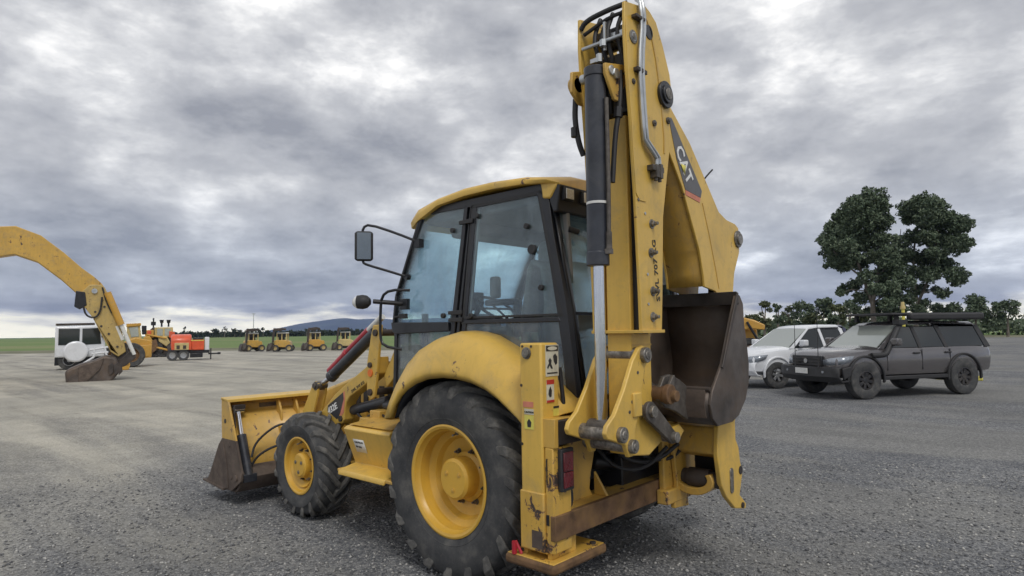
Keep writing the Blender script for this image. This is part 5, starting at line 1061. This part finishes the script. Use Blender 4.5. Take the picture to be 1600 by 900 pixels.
# --- white truck cab behind the excavator bucket
D = 34.0; k = 1/29.0
TR = thing('white_truck', 'white truck with a dark windscreen standing behind the dark excavator bucket', 'truck', spot(140, D), facing(140, D))
def q(px, py): return ((px-140)*k*ct(140), (575-py)*k)
cb = MB().prism(Q([(90, 509), (160, 507), (166, 520), (168, 545), (166, 556), (90, 556)]), 'Y', 0, 2.2).done('cab', 'white_paint', TR, bevel=.08, seg=3)
MB().prism(Q([(131, 512), (158, 511), (161, 536), (131, 537)]), 'Y', -.03, .02).done('windscreen', 'car_glass', cb, bevel=.01)
MB().prism(Q([(95, 512), (127, 512), (127, 537), (95, 537)]), 'Y', -.03, .02).done('windscreen', 'car_glass', cb, bevel=.01)
MB().prism(Q([(161, 509), (166, 509), (168, 526), (161, 526)]), 'Y', -.30, .02).done('mirror', 'plastic', cb, bevel=.02)
MB().cyl((q(122, 0)[0], -.6, q(0, 547)[1]), (q(122, 0)[0], -.05, q(0, 547)[1]), .55, 32).done('guard', 'white_paint', cb, bevel=.10, seg=3)
for a, b in (((143, 545), (172, 541)), ((146, 551), (172, 549)), ((150, 541), (150, 556)), ((166, 541), (170, 556)), ((128, 569), (150, 556))): MB().cyl(T3(a, -.5), T3(b, -.5), .055, 10).done('step_rail', 'white_paint', cb)
MB().prism(Q([(90, 504), (150, 503), (150, 506), (90, 507)]), 'Y', .3, 1.8).done('roof_rack', 'steel_dark', cb)
MB().prism(Q([(90, 556), (166, 556), (166, 566), (90, 568)]), 'Y', .2, 2.0).done('chassis', 'black', cb, bevel=.02)
wheel_y('wheel', 'rubber', TR, q(112, 0)[0], .25, .50, .35, .28, 'alloy')

# --- yellow loader with rusty wheel behind the excavator arm
D = 36; k = 1/27.5
LD = thing('wheel_loader', 'amber wheel loader with a rusty wheel right behind the excavator arm', 'wheel loader', spot(215, D), facing(215, D))
def q(px, py): return ((px-215)*k*ct(215), (566-py)*k)
MB().prism(Q([(188, 530), (214, 520), (226, 523), (240, 526), (240, 552), (222, 553), (200, 556), (188, 556)]), 'Y', .1, 1.9).done('body', 'amber_paint', LD, bevel=.06)
bx_ = MB().prism(Q([(220, 533), (239, 532), (239, 552), (222, 553)]), 'Y', -.15, .1).done('engine_cover', 'amber_paint', LD, bevel=.03)
MB().prism(Q([(222, 536), (236, 535), (236, 550), (224, 550)]), 'Y', -.18, -.15).done('panel', 'amber_paint', bx_, bevel=.01)
cbn = MB().prism(Q([(200, 501), (220, 500), (224, 524), (206, 526), (200, 518)]), 'Y', .3, 1.6).done('cab', 'pale_yellow', LD, bevel=.04)
MB().prism(Q([(203, 505), (217, 504), (219, 519), (207, 520)]), 'Y', .27, .31).done('cab_window', 'shield_glass', cbn)
MB().prism(Q([(199, 499), (222, 498), (222, 502), (199, 504)]), 'Y', .2, 1.7).done('cab_roof', 'amber_paint', cbn, bevel=.02)
MB().prism(Q([(223, 502), (231, 502), (231, 516), (224, 516)]), 'Y', .5, 1.3).done('air_cleaner', 'black', LD, bevel=.03)
wheel_y('wheel', 'rubber', LD, q(208, 0)[0], -.15, .68, .5, .40, 'rust_beam')
wheel_y('wheel', 'rubber', LD, q(185, 0)[0], -.15, .66, .5, .38, 'rust_beam')
MB().cyl(T3((188, 538), .0), T3((210, 548), -.1), .12, 14).done('lift_arm', 'steel_dark', LD)
# --- small yellow part on the ground in front
k = 1/29.5
SP = tag(MB().prism([(-.30, .0), (-.30, .10), (-.08, .16), (.18, .50), (.34, .46), (.36, .22), (.30, .0), (.1, -.0)], 'Y', -.3, .3).cyl((.22, -.34, .33), (.22, .34, .33), .09, 16).done('loose_bracket', 'amber_paint', None, bevel=.03), 'small yellow bracket lying on the ground right of the dark bucket', 'bracket')
SP.location = spot(194, 33.0); SP.rotation_euler = (0, 0, facing(194, 33))

# --- grader-like machine with two exhausts
D = 52; k = 1/19.0
GR = thing('motor_grader', 'pale yellow grader with two black exhaust stacks behind the orange trailer tanks', 'grader', spot(250, D), facing(250, D))
def q(px, py): return ((px-250)*k*ct(250), (562-py)*k)
MB().prism(Q([(233, 522), (240, 516), (272, 516), (274, 540), (268, 556), (236, 556)]), 'Y', .3, 2.2).done('body', 'steel_dark', GR, bevel=.06)
gc = MB().prism(Q([(243, 516), (272, 516), (272, 531), (243, 531)]), 'Y', .1, .4).done('cab', 'pale_yellow', GR, bevel=.03)
for a in (247, 259): MB().prism(Q([(a, 518), (a+9, 518), (a+9, 529), (a, 529)]), 'Y', .06, .11).done('cab_window', 'shield_glass', gc)
MB().prism(Q([(249, 531), (262, 529), (268, 540), (262, 546), (250, 538)]), 'Y', -.3, .2).done('bonnet', 'pale_yellow', GR, bevel=.05)
MB().prism(Q([(226, 520), (242, 520), (242, 532), (230, 532)]), 'Y', -.2, .4).done('tool_box', 'amber_paint', GR, bevel=.04)
MB().prism(Q([(232, 521), (238, 521), (238, 527), (232, 527)]), 'Y', -.35, -.2).done('tank', 'orange_paint', GR, bevel=.03)
for a in (254, 265): MB().cyl((q(a, 0)[0], 1.0, q(0, 515)[1]), (q(a, 0)[0], 1.0, q(0, 509)[1]), .07, 12).cyl((q(a, 0)[0], 1.0, q(0, 509)[1]), (q(a, 0)[0], 1.0, q(0, 504)[1]), .12, 12, r2=.17).done('exhaust_stack', 'black', GR)
MB().cyl((q(241, 0)[0], 1.0, q(0, 520)[1]), (q(241, 0)[0], 1.0, q(0, 501)[1]), .06, 10).box(q(241, 0)[0]-.18, q(241, 0)[0]+.18, .9, 1.1, 2.6, 2.9).done('mast', 'black', GR)
for a in (244, 258): wheel_y('wheel', 'rubber', GR, q(a, 0)[0], .0, .62, .5, .34, 'steel_dark')

# extra fittings round the grader: blade, ripper, hoses
MB().prism(Q([(262, 545), (276, 541), (279, 556), (266, 560)]), 'Y', -.7, -.5).done('blade', 'steel_dark', GR, bevel=.03)
MB().prism(Q([(236, 538), (246, 534), (250, 548), (240, 556)]), 'Y', -.6, -.3).done('ripper', 'rust_beam', GR, bevel=.03)
MB().prism(Q([(226, 531), (236, 529), (243, 540), (232, 545)]), 'Y', -.5, -.25).done('tank', 'amber_paint', GR, bevel=.04)
MB().cyl(T3((232, 527), -.3), T3((262, 533), -.4), .07, 10).cyl(T3((240, 545), -.5), T3((268, 552), -.6), .08, 10).done('frame_tube', 'amber_paint', GR)
MB().prism(Q([(266, 522), (275, 524), (275, 534), (266, 532)]), 'Y', .0, .3).done('warning_board', 'orange_paint', GR, bevel=.02)
# --- orange twin-axle trailer with tanks
D = 44.5; k = 1/22.2
TL = thing('tank_trailer', 'orange tank trailer on tandem axles with its drawbar to the right', 'trailer', spot(300, D), facing(300, D))
def q(px, py): return ((px-300)*k*ct(300), (563.5-py)*k)
tk = MB()
w2 = [(1.05*math.sin(R(a))+1.05, .55*math.cos(R(a))) for a in range(0, 360, 20)]
A = []
for xx, sc in ((269, .8), (270, .95), (272, 1.), (298, 1.), (300, .95), (301, .8)):
    A.append([(q(xx, 0)[0], .8+.85*sc*math.sin(R(a)), 1.30+.52*sc*math.cos(R(a))) for a in range(0, 360, 18)])
tk.loft(A, close_u=True, cap=True).done('tank', 'orange_paint', TL, ang=50)
MB().box(q(270, 0)[0], q(301, 0)[0], -.05, 1.65, .72, 1.25).done('tank_base', 'orange_paint', TL, bevel=.03)
MB().box(q(275, 0)[0], q(297, 0)[0], -.10, -.05, .72, 1.22).done('equipment_panel', 'pale_yellow', TL, bevel=.02)
for a in (278, 288): MB().box(q(a, 0)[0], q(a+5, 0)[0], -.13, -.10, .80, 1.05).done('gauge_box', 'steel_dark', TL, bevel=.01)
MB().box(q(301, 0)[0], q(321, 0)[0], .05, 1.6, .70, 1.42).done('pump_housing', 'orange_paint', TL, bevel=.05)
MB().box(q(303, 0)[0], q(320, 0)[0], .3, 1.5, 1.42, 1.55).done('housing_lid', 'black', TL, bevel=.03)
MB().box(q(300, 0)[0], q(320, 0)[0], .045, .052, 1.34, 1.40).done('stripe', 'decal_yellow', TL)
MB().box(q(322, 0)[0], q(329, 0)[0], .2, 1.4, .55, 1.60).done('tool_cabinet', 'white_paint', TL, bevel=.03)
MB().box(q(266, 0)[0], q(330, 0)[0], .15, 1.5, .48, .70).done('chassis', 'black', TL, bevel=.02)
MB().box(q(328, 0)[0], q(345, 0)[0], .75, .87, .36, .46).box(q(343, 0)[0], q(348, 0)[0], .68, .94, .34, .50).done('drawbar', 'black', TL, bevel=.02)
MB().box(q(331, 0)[0], q(333, 0)[0], .6, .75, .02, .80).cyl((q(327, 0)[0], .7, .5), (q(327, 0)[0], .7, 1.1), .05, 8).done('jockey_stand', 'black', TL)
MB().box(q(299, 0)[0], q(319, 0)[0], .1, .5, .18, .48).done('under_tank', 'black', TL, bevel=.03)
for y in (0., 1.6):
    for a in (272, 289): wheel_y('wheel', 'rubber', TL, q(a, 0)[0], y, .36, .26, .20, 'alloy')
MB().box(q(266, 0)[0], q(297, 0)[0], -.16, .2, .68, .74).done('mudguard', 'black', TL, bevel=.02)

# --- four small yellow machines in a row at the far side of the yard
def mini(px, base, col, lab, turn=0.):
    D = 1.73*990/(base-(517-(px-800)*.0140)); k = D/990
    T = thing('small_backhoe', lab, 'backhoe', spot(px, D), facing(px, D)+turn, 'small yellow backhoes parked in a row at the far side of the yard')
    j = random.uniform(-.06, .06)
    MB().prism([(-.55, .45), (-.62, 1.05), (-.40, 1.15), (.45, 1.15), (.95+j, 1.0), (1.0, .55), (.8, .40)], 'Y', -.5, .9).done('body', col, T, bevel=.06)
    MB().box(-.5, .9, -.3, .9, .22, .48).done('chassis', 'black', T, bevel=.03)
    cn = MB().box(-.38, .62, -.35, .95, 1.78, 1.90).done('canopy', 'white', T, bevel=.04)
    for x in (-.34, .12, .56): MB().box(x-.05, x+.05, -.33, -.25, 1.1, 1.80).done('canopy_post', 'pale_yellow', T); MB().box(x-.05, x+.05, .80, .90, 1.1, 1.80).done('canopy_post', 'pale_yellow', T)
    for x in (-.28, .18): MB().box(x, x+.32, -.30, -.27, 1.42, 1.74).done('rear_window', 'black', T)
    MB().box(-.2, .35, -.1, .3, 1.1, 1.5).done('seat', 'black', T, bevel=.05)
    MB().prism([(-.75, .9), (-.60, .9), (-.46, 2.0), (-.40, 2.3), (-.60, 2.35), (-.72, 1.8)], 'Y', -.75, -.55).done('boom', 'steel_dark', T, bevel=.02)
    MB().prism([(-.70, 2.05), (-.60, 2.30), (.10, 2.38+j), (.50, 2.30), (.55, 2.08), (.2, 2.12), (.0, 2.0), (-.30, 2.05)], 'Y', -.80, -.35).done('bucket', 'steel_dark', T, bevel=.03)
    MB().prism([(-1.25, .05), (-1.2, .55), (-1.05, .85), (-.90, .70), (-.75, .9), (-.55, .55), (-.60, .12)], 'Y', -.9, .1).done('backhoe_frame', 'steel_dark', T, bevel=.05)
    MB().prism([(-1.10, .2), (-1.0, .75), (-.75, .95), (-.7, .6), (-.9, .2)], 'Y', -1.0, -.9).done('side_plate', 'grease', T, bevel=.03)
    for x in (-.45, .85): wheel_y('wheel', 'rubber', T, x, -.6, .34, .26, .18, 'pale_yellow'); wheel_y('wheel', 'rubber', T, x, 1.0, .34, .26, .18, 'pale_yellow')
    return T
mini(394, 549, 'yellow_dirty', 'dusty amber small backhoe, leftmost of the four parked in a row', .25)
mini(440, 549, 'yellow_dirty', 'second small backhoe from the left in the far row, amber with white canopy', -.15)
mini(491, 548, 'amber_paint', 'third small backhoe from the left in the far row, bright yellow engine cover', .12)
mini(538, 547, 'pale_yellow', 'rightmost small backhoe of the far row, beside the red safety lock')
# --- light pole
lp_ = thing('light_pole', 'tall thin light pole rising behind the far row of small backhoes', 'light pole', spot(397, 138.8))
MB().cyl((0, 0, 0), (0, 0, 6.2), .10, 10, r2=.06).done('pole', 'zinc', lp_)
MB().box(-.5, .5, -.12, .12, 6.15, 6.30).done('lamp_head', 'zinc', lp_)
# --- yellow machine standing behind the parked cars
D = 30; k = D/990
YM = thing('yellow_loader', 'yellow loader arm showing above the dark navy car', 'loader', spot(1180, D), facing(1180, D))
def q(px, py): return ((px-1180)*k*ct(1180), (569-py)*k)
MB().prism(Q([(1120, 500), (1160, 496), (1176, 500), (1193, 508), (1192, 516), (1170, 514), (1120, 522)]), 'Y', -.2, .2).done('arm', 'amber_paint', YM, bevel=.05)
MB().prism(Q([(1118, 512), (1180, 514), (1182, 550), (1118, 550)]), 'Y', .3, 2.0).done('body', 'amber_paint', YM, bevel=.08)
for a in (1130, 1168): wheel_y('wheel', 'rubber', YM, q(a, 0)[0], .2, .62, .45, .35, 'steel_dark')
MB().cyl(T3((1165, 503), -.25), T3((1186, 540), -.1), .06, 12).done('arm_cylinder', 'black', YM)
# --- mast of a yellow machine just behind the four wheel drive
D = 24; k = D/990
ms = thing('yellow_post', 'yellow post with an amber beacon sticking up behind the roof rack', 'post', spot(1409, D))
MB().cyl((0, 0, 0), (0, 0, 2.35), .055, 12).done('post', 'decal_yellow', ms)
MB().cyl((0, 0, 2.35), (0, 0, 2.45), .09, 14).cyl((0, 0, 2.45), (0, 0, 2.62), .07, 14, r2=.055).done('beacon', 'pale_yellow', ms)
# --- yellow plank lying behind the rear wheel of the four wheel drive
pk = tag(MB().box(-.6, .6, -.08, .08, 0, .10).box(-.6, .6, -.03, .03, .10, .14).done('wheel_stop', 'decal_yellow', None, bevel=.02), 'yellow wheel stop on the ground behind the dark grey four wheel drive', 'wheel stop')
pk.location = spot(1490, 20); pk.rotation_euler = (0, 0, facing(1490, 20))

# ================================================================ TREES
def leafm(nm, a, b, c):
    def fn(t, i):
        oi = t.new('ShaderNodeNewGeometry').outputs['Random Per Island']
        n = t.noise(t.obj, .6, 3)
        t.put(i['Base Color'], t.ramp(t.math('ADD', t.math('MULTIPLY', oi, .6), t.math('MULTIPLY', n, .4)), [(.2, a), (.5, b), (.85, c)]))
        i['Roughness'].default_value = .7; i['Specular IOR Level'].default_value = .3
    return mat(nm, fn)
M['leaf'] = leafm('gum_leaves', (.05, .075, .045), (.10, .14, .085), (.20, .24, .16))
M['leaf2'] = leafm('olive_leaves', (.045, .06, .03), (.09, .11, .05), (.17, .18, .09))
M['leaf_far'] = leafm('dark_far_leaves', (.018, .028, .016), (.03, .045, .024), (.05, .065, .035))
M['bark'] = simple('pale_bark', (.17, .15, .125), .9, 0, .4, 3, dirt=.4)
def leaves(clumps, nper, size, parent, m, flat=.8):
    """clumps: (centre, radius). Small leaf-cluster faces scattered through each clump, denser outwards"""
    P = []
    for c, r in clumps:
        n = max(6, int(nper*r*r)); d = rng.normal(size=(n, 3)); d /= np.linalg.norm(d, axis=1)[:, None]
        rad = r*(.30+.70*rng.random(n)**.55)*(1+.26*np.sin(d[:, 0]*7+c[0])*np.cos(d[:, 2]*6+c[1])); p = np.array(c)+d*rad[:, None]*np.array([1, 1, flat])
        P.append(p)
    P = np.concatenate(P); n = len(P)
    a = rng.normal(size=(n, 3)); a /= np.linalg.norm(a, axis=1)[:, None]; b = np.cross(a, rng.normal(size=(n, 3))); b /= np.linalg.norm(b, axis=1)[:, None]
    s = size*(.5+rng.random(n))[:, None]
    V = np.stack([P-a*s, P-b*s*.55, P+a*s*1.1, P+b*s*.5], 1).reshape(-1, 3)
    me = bpy.data.meshes.new('crown'); me.vertices.add(len(V)); me.vertices.foreach_set('co', V.ravel())
    me.loops.add(4*n); me.loops.foreach_set('vertex_index', np.arange(4*n, dtype=np.int32)); me.polygons.add(n)
    me.polygons.foreach_set('loop_start', np.arange(0, 4*n, 4, dtype=np.int32)); me.update(); me.materials.append(M[m])
    o = bpy.data.objects.new('crown', me); COL.objects.link(o); o.parent = parent; return o
def gum(loc, rz, label, clumps, limbs, trunk):
    T = thing('gum_tree', label, 'tree', loc, rz)
    mb = MB()
    for pts, r0_, r1_ in trunk+limbs:
        P = [Vector(p) for p in pts]
        for i in range(len(P)-1):
            t0, t1 = i/(len(P)-1), (i+1)/(len(P)-1); mb.cyl(P[i], P[i+1], r0_*(1-t0)+r1_*t0, 9, r2=r0_*(1-t1)+r1_*t1)
    mb.done('trunk', 'bark', T)
    leaves(clumps, 1150, .125, T, 'leaf'); return T
# the big gum: heights and widths in metres at 60 m (16.5 px of the photograph per metre)
D = 60.0; k = D/990
def tq(px, py, y=0.): return ((px-1370)*k*ct(1370), y, (533-py)*k+.0)
cl = []
for px, py, rp in ((1345, 312, 17), (1368, 310, 20), (1382, 322, 12), (1328, 330, 18), (1355, 335, 20), (1378, 342, 16), (1310, 352, 17), (1335, 360, 19), (1292, 366, 11), (1300, 380, 15), (1322, 385, 17), (1350, 375, 14), (1378, 370, 13), (1305, 402, 11), (1320, 410, 10), (1343, 402, 13), (1368, 396, 13), (1392, 392, 12), (1398, 372, 7),
                   (1290, 408, 4), (1355, 428, 12), (1335, 438, 10), (1318, 444, 9), (1312, 452, 6), (1380, 425, 14), (1400, 418, 11), (1368, 448, 13), (1392, 450, 14), (1345, 460, 11), (1415, 440, 11), (1380, 475, 13), (1398, 398, 9), (1404, 432, 10), (1399, 462, 11), (1388, 408, 12), (1362, 360, 12), (1402, 478, 12), (1360, 482, 10), (1420, 465, 8), (1335, 478, 8), (1332, 348, 10), (1300, 340, 8)):
    cl.append((tq(px, py, rng.uniform(-1.6, 1.6)), rp*k*1.24)); 
    if rp > 12: cl.append((tq(px+rng.uniform(-8, 8), py+rng.uniform(-6, 6), rng.uniform(-3, 3)), rp*k*.95))
limbs = [([tq(1362, 470), tq(1350, 430, .3), tq(1338, 390, .5), tq(1330, 350, .4), tq(1335, 320)], .18, .05), ([tq(1362, 470), tq(1372, 430, -.4), tq(1378, 390, -.3), tq(1372, 345), tq(1365, 315)], .18, .05), ([tq(1350, 430, .3), tq(1325, 408, .2), tq(1305, 385, .1), tq(1296, 368)], .10, .03), ([tq(1338, 390, .5), tq(1352, 365, .8), tq(1358, 330, .5)], .08, .03), ([tq(1372, 430, -.4), tq(1395, 405, -.7), tq(1402, 380, -.6)], .09, .03), ([tq(1355, 450), tq(1330, 446, .2), tq(1316, 450)], .06, .02), ([tq(1360, 470), tq(1385, 455, .5), tq(1405, 440, .5)], .08, .03)]
gum(spot(1370, D), facing(1370, D), 'tall dark green gum tree with rounded crown, left of the two big gums', cl, limbs, [([tq(1366, 533), tq(1362, 500), tq(1362, 470)], .30, .20)])
D = 63.0; k = D/990
def tq(px, py, y=0.): return ((px-1450)*k*ct(1450), y, (531-py)*k)
cl = []
for px, py, rp in ((1428, 318, 15), (1448, 312, 17), (1468, 318, 15), (1424, 335, 8), (1455, 340, 16), (1480, 340, 18), (1432, 362, 12), (1412, 372, 11), (1452, 368, 14), (1476, 368, 16), (1420, 392, 13), (1444, 398, 14), (1466, 396, 13), (1430, 420, 12), (1455, 424, 13), (1410, 410, 9), (1478, 410, 14), (1438, 446, 9), (1425, 452, 8), (1462, 448, 6), (1472, 456, 9), (1450, 432, 8), (1500, 380, 18), (1505, 350, 16), (1495, 430, 14), (1444, 470, 7), (1462, 478, 8), (1430, 478, 8), (1478, 482, 8), (1400, 400, 7)):
    cl.append((tq(px, py, rng.uniform(-1.6, 1.6)), rp*k*1.24))
    if rp > 12: cl.append((tq(px+rng.uniform(-8, 8), py+rng.uniform(-6, 6), rng.uniform(-3, 3)), rp*k*.75))
limbs = [([tq(1432, 470), tq(1428, 430), tq(1430, 390, .4), tq(1438, 350, .3), tq(1445, 320)], .16, .04), ([tq(1432, 470), tq(1450, 435, .3), tq(1462, 400), tq(1470, 360), tq(1470, 330)], .15, .04), ([tq(1440, 452), tq(1455, 452), tq(1470, 458)], .07, .03), ([tq(1428, 430), tq(1412, 405, .4), tq(1408, 375, .3), tq(1412, 350)], .08, .03), ([tq(1455, 425, .3), tq(1480, 400, .3), tq(1500, 370)], .08, .03)]
gum(spot(1450, D), facing(1450, D), 'right big gum tree at the edge of the picture, gaps of sky in its crown', cl, limbs, [([tq(1426, 531), tq(1428, 500), tq(1432, 470)], .28, .18)])
# --- lower trees beyond the cars
def bush(px, top, wpx, D, m, label, grp, dens=150, ls=.20, trunk=True):
    k = D/990; hor = 517-(px-800)*.0140; h = (hor-top)*k+1.73
    T = thing('tree', label, 'tree', spot(px, D), facing(px, D), grp)
    w_ = wpx*k/2*ct(px); cl = []
    n = 9 if wpx > 12 else 5
    for i in range(n):
        a = rng.uniform(-1, 1); zz = rng.uniform(.30, .88)
        cl.append(((a*w_*.75*math.sqrt(max(.1, 1-(zz-.45)**2)), rng.uniform(-.6, .6)*w_, h*zz), w_*rng.uniform(.30, .50)))
    cl.append(((rng.uniform(-.2, .2)*w_, 0, h*.80), min(h*.20, w_*.6)))
    MB().cyl((0, 0, 0), (w_*.05, 0, h*.45), .035*h, 7, r2=.02*h).cyl((w_*.05, 0, h*.42), (w_*.3, 0, h*.8), .02*h, 6, r2=.008*h).cyl((w_*.05, 0, h*.42), (-w_*.3, 0, h*.75), .018*h, 6, r2=.008*h).done('trunk', 'bark', T)
    leaves(cl, dens, ls, T, m, .85); return T
G1 = 'smaller trees beyond the parked cars'
kinds = ['slim olive tree', 'round grey green tree', 'loose dark tree', 'broad low tree', 'pale olive bushy tree', 'thin dark tree']
pos = [(1172, 488, 26, 82, 'leaf2'), (1192, 462, 24, 84, 'leaf2'), (1213, 466, 16, 86, 'leaf'), (1232, 472, 26, 92, 'leaf2'), (1252, 466, 40, 88, 'leaf'), (1282, 464, 44, 90, 'leaf'), (1306, 470, 28, 80, 'leaf2'), (1325, 462, 34, 86, 'leaf'), (1222, 490, 30, 74, 'leaf'), (1268, 488, 34, 70, 'leaf2'), (1300, 489, 30, 72, 'leaf'), (1395, 478, 50, 84, 'leaf'), (1435, 474, 36, 88, 'leaf'), (1464, 468, 26, 90, 'leaf'), (1492, 470, 34, 86, 'leaf'), (1346, 484, 34, 76, 'leaf2'), (1520, 460, 60, 88, 'leaf'), (1570, 466, 50, 86, 'leaf')]
where = ['just right of the digging bucket', 'above the dark navy car', 'above the bonnet of the white ute', 'above the windscreen of the white ute', 'above the cabin of the white ute', 'above the roof of the white ute, its top nearly flat', 'left of the tall gum trunk', 'against the lower left of the tall gum', 'low and close behind the white ute cabin', 'low and close behind the white ute roof', 'low, between white ute and four wheel drive', 'beneath the crowns between the two big gums', 'behind the trunk of the right big gum', 'above the rear of the roof rack', 'beyond the right edge gum', 'close behind the four wheel drive windscreen', 'far right of the yard, widest of the far right pair', 'far right of the yard, last of the row']
for (px, tp, wp, D_, m_n), wh, kd in zip(pos, where, kinds*4): bush(px, tp, wp, D_, m_n, kd+' '+wh, G1, 420, .17)
G2 = 'dark trees along the far edge of the green field'
fx = [(337, 514, 14), (352, 509, 9), (368, 513, 10), (376, 514, 9), (386, 515, 7), (393, 513, 7), (404, 512, 9), (412, 511, 8), (421, 517, 10), (433, 517, 12), (445, 518, 12), (457, 518, 12), (468, 518, 10), (479, 512, 6), (490, 517, 10), (503, 516, 12), (516, 518, 10), (529, 517, 10), (541, 514, 9), (548, 513, 7), (556, 513, 8), (566, 514, 9), (577, 515, 10), (588, 514, 8), (324, 517, 12), (311, 518, 12), (298, 518, 12), (285, 519, 12), (272, 518, 12), (290, 509, 5), (600, 514, 12), (614, 515, 12)]
adj = ['tiny', 'small round', 'low dark', 'little pointed', 'low broad', 'thin', 'far', 'distant bushy']
fx.sort()
for i, (px, tp, wp) in enumerate(fx):
    lb = '%s dark tree on the far field edge, number %s from the left' % (adj[i % 8], ['one', 'two', 'three', 'four', 'five', 'six', 'seven', 'eight', 'nine', 'ten', 'eleven', 'twelve', 'thirteen', 'fourteen', 'fifteen', 'sixteen', 'seventeen', 'eighteen', 'nineteen', 'twenty', 'twenty-one', 'twenty-two', 'twenty-three', 'twenty-four', 'twenty-five', 'twenty-six', 'twenty-seven', 'twenty-eight', 'twenty-nine', 'thirty', 'thirty-one', 'thirty-two'][i])
    bush(px, tp, wp*1.25, 430, 'leaf_far', lb, G2, 14, .60)
hg = []
for k_ in range(420):
    px = 255+k_*.9; D_ = 440+30*rng.random(); x, y = put(px, D_/ct(px)); hg.append(((x, y, 1.2+rng.random()*1.2), 1.6+1.2*rng.random()))
o = leaves(hg, 4, .8, None, 'leaf_far'); o.name = 'hedge_row'; tag(o, 'low dark hedge running along the far edge of the green field', 'hedge', kind='stuff')
hg = []
for k_ in range(260):
    px = 1130+k_*2.2; D_ = 98+10*rng.random(); x, y = put(px, D_/ct(px)); hg.append(((x, y, .9+rng.random()*1.2), 1.3+1.*rng.random()))
o = leaves(hg, 9, .35, None, 'leaf'); o.name = 'undergrowth'; tag(o, 'dense low undergrowth filling in behind the trees on the right', 'undergrowth', kind='stuff')

# ---------------------------------------------------------------- haze in the air
hz_m = bpy.data.materials.new('pale_haze'); hz_m.use_nodes = True; t = NT(hz_m.node_tree); t.n.clear()
o_ = t.new('ShaderNodeOutputMaterial'); v_ = t.new('ShaderNodeVolumePrincipled'); v_.inputs['Color'].default_value = (.40, .53, .98, 1)
v_.inputs['Density'].default_value = 8.5e-5; t.l.new(v_.outputs[0], o_.inputs['Volume'])
hb = MB().box(-8850, 8850, -8850, 8850, -1.0, 215).done('haze', hz_m, flat=True); hb['kind'] = 'stuff'
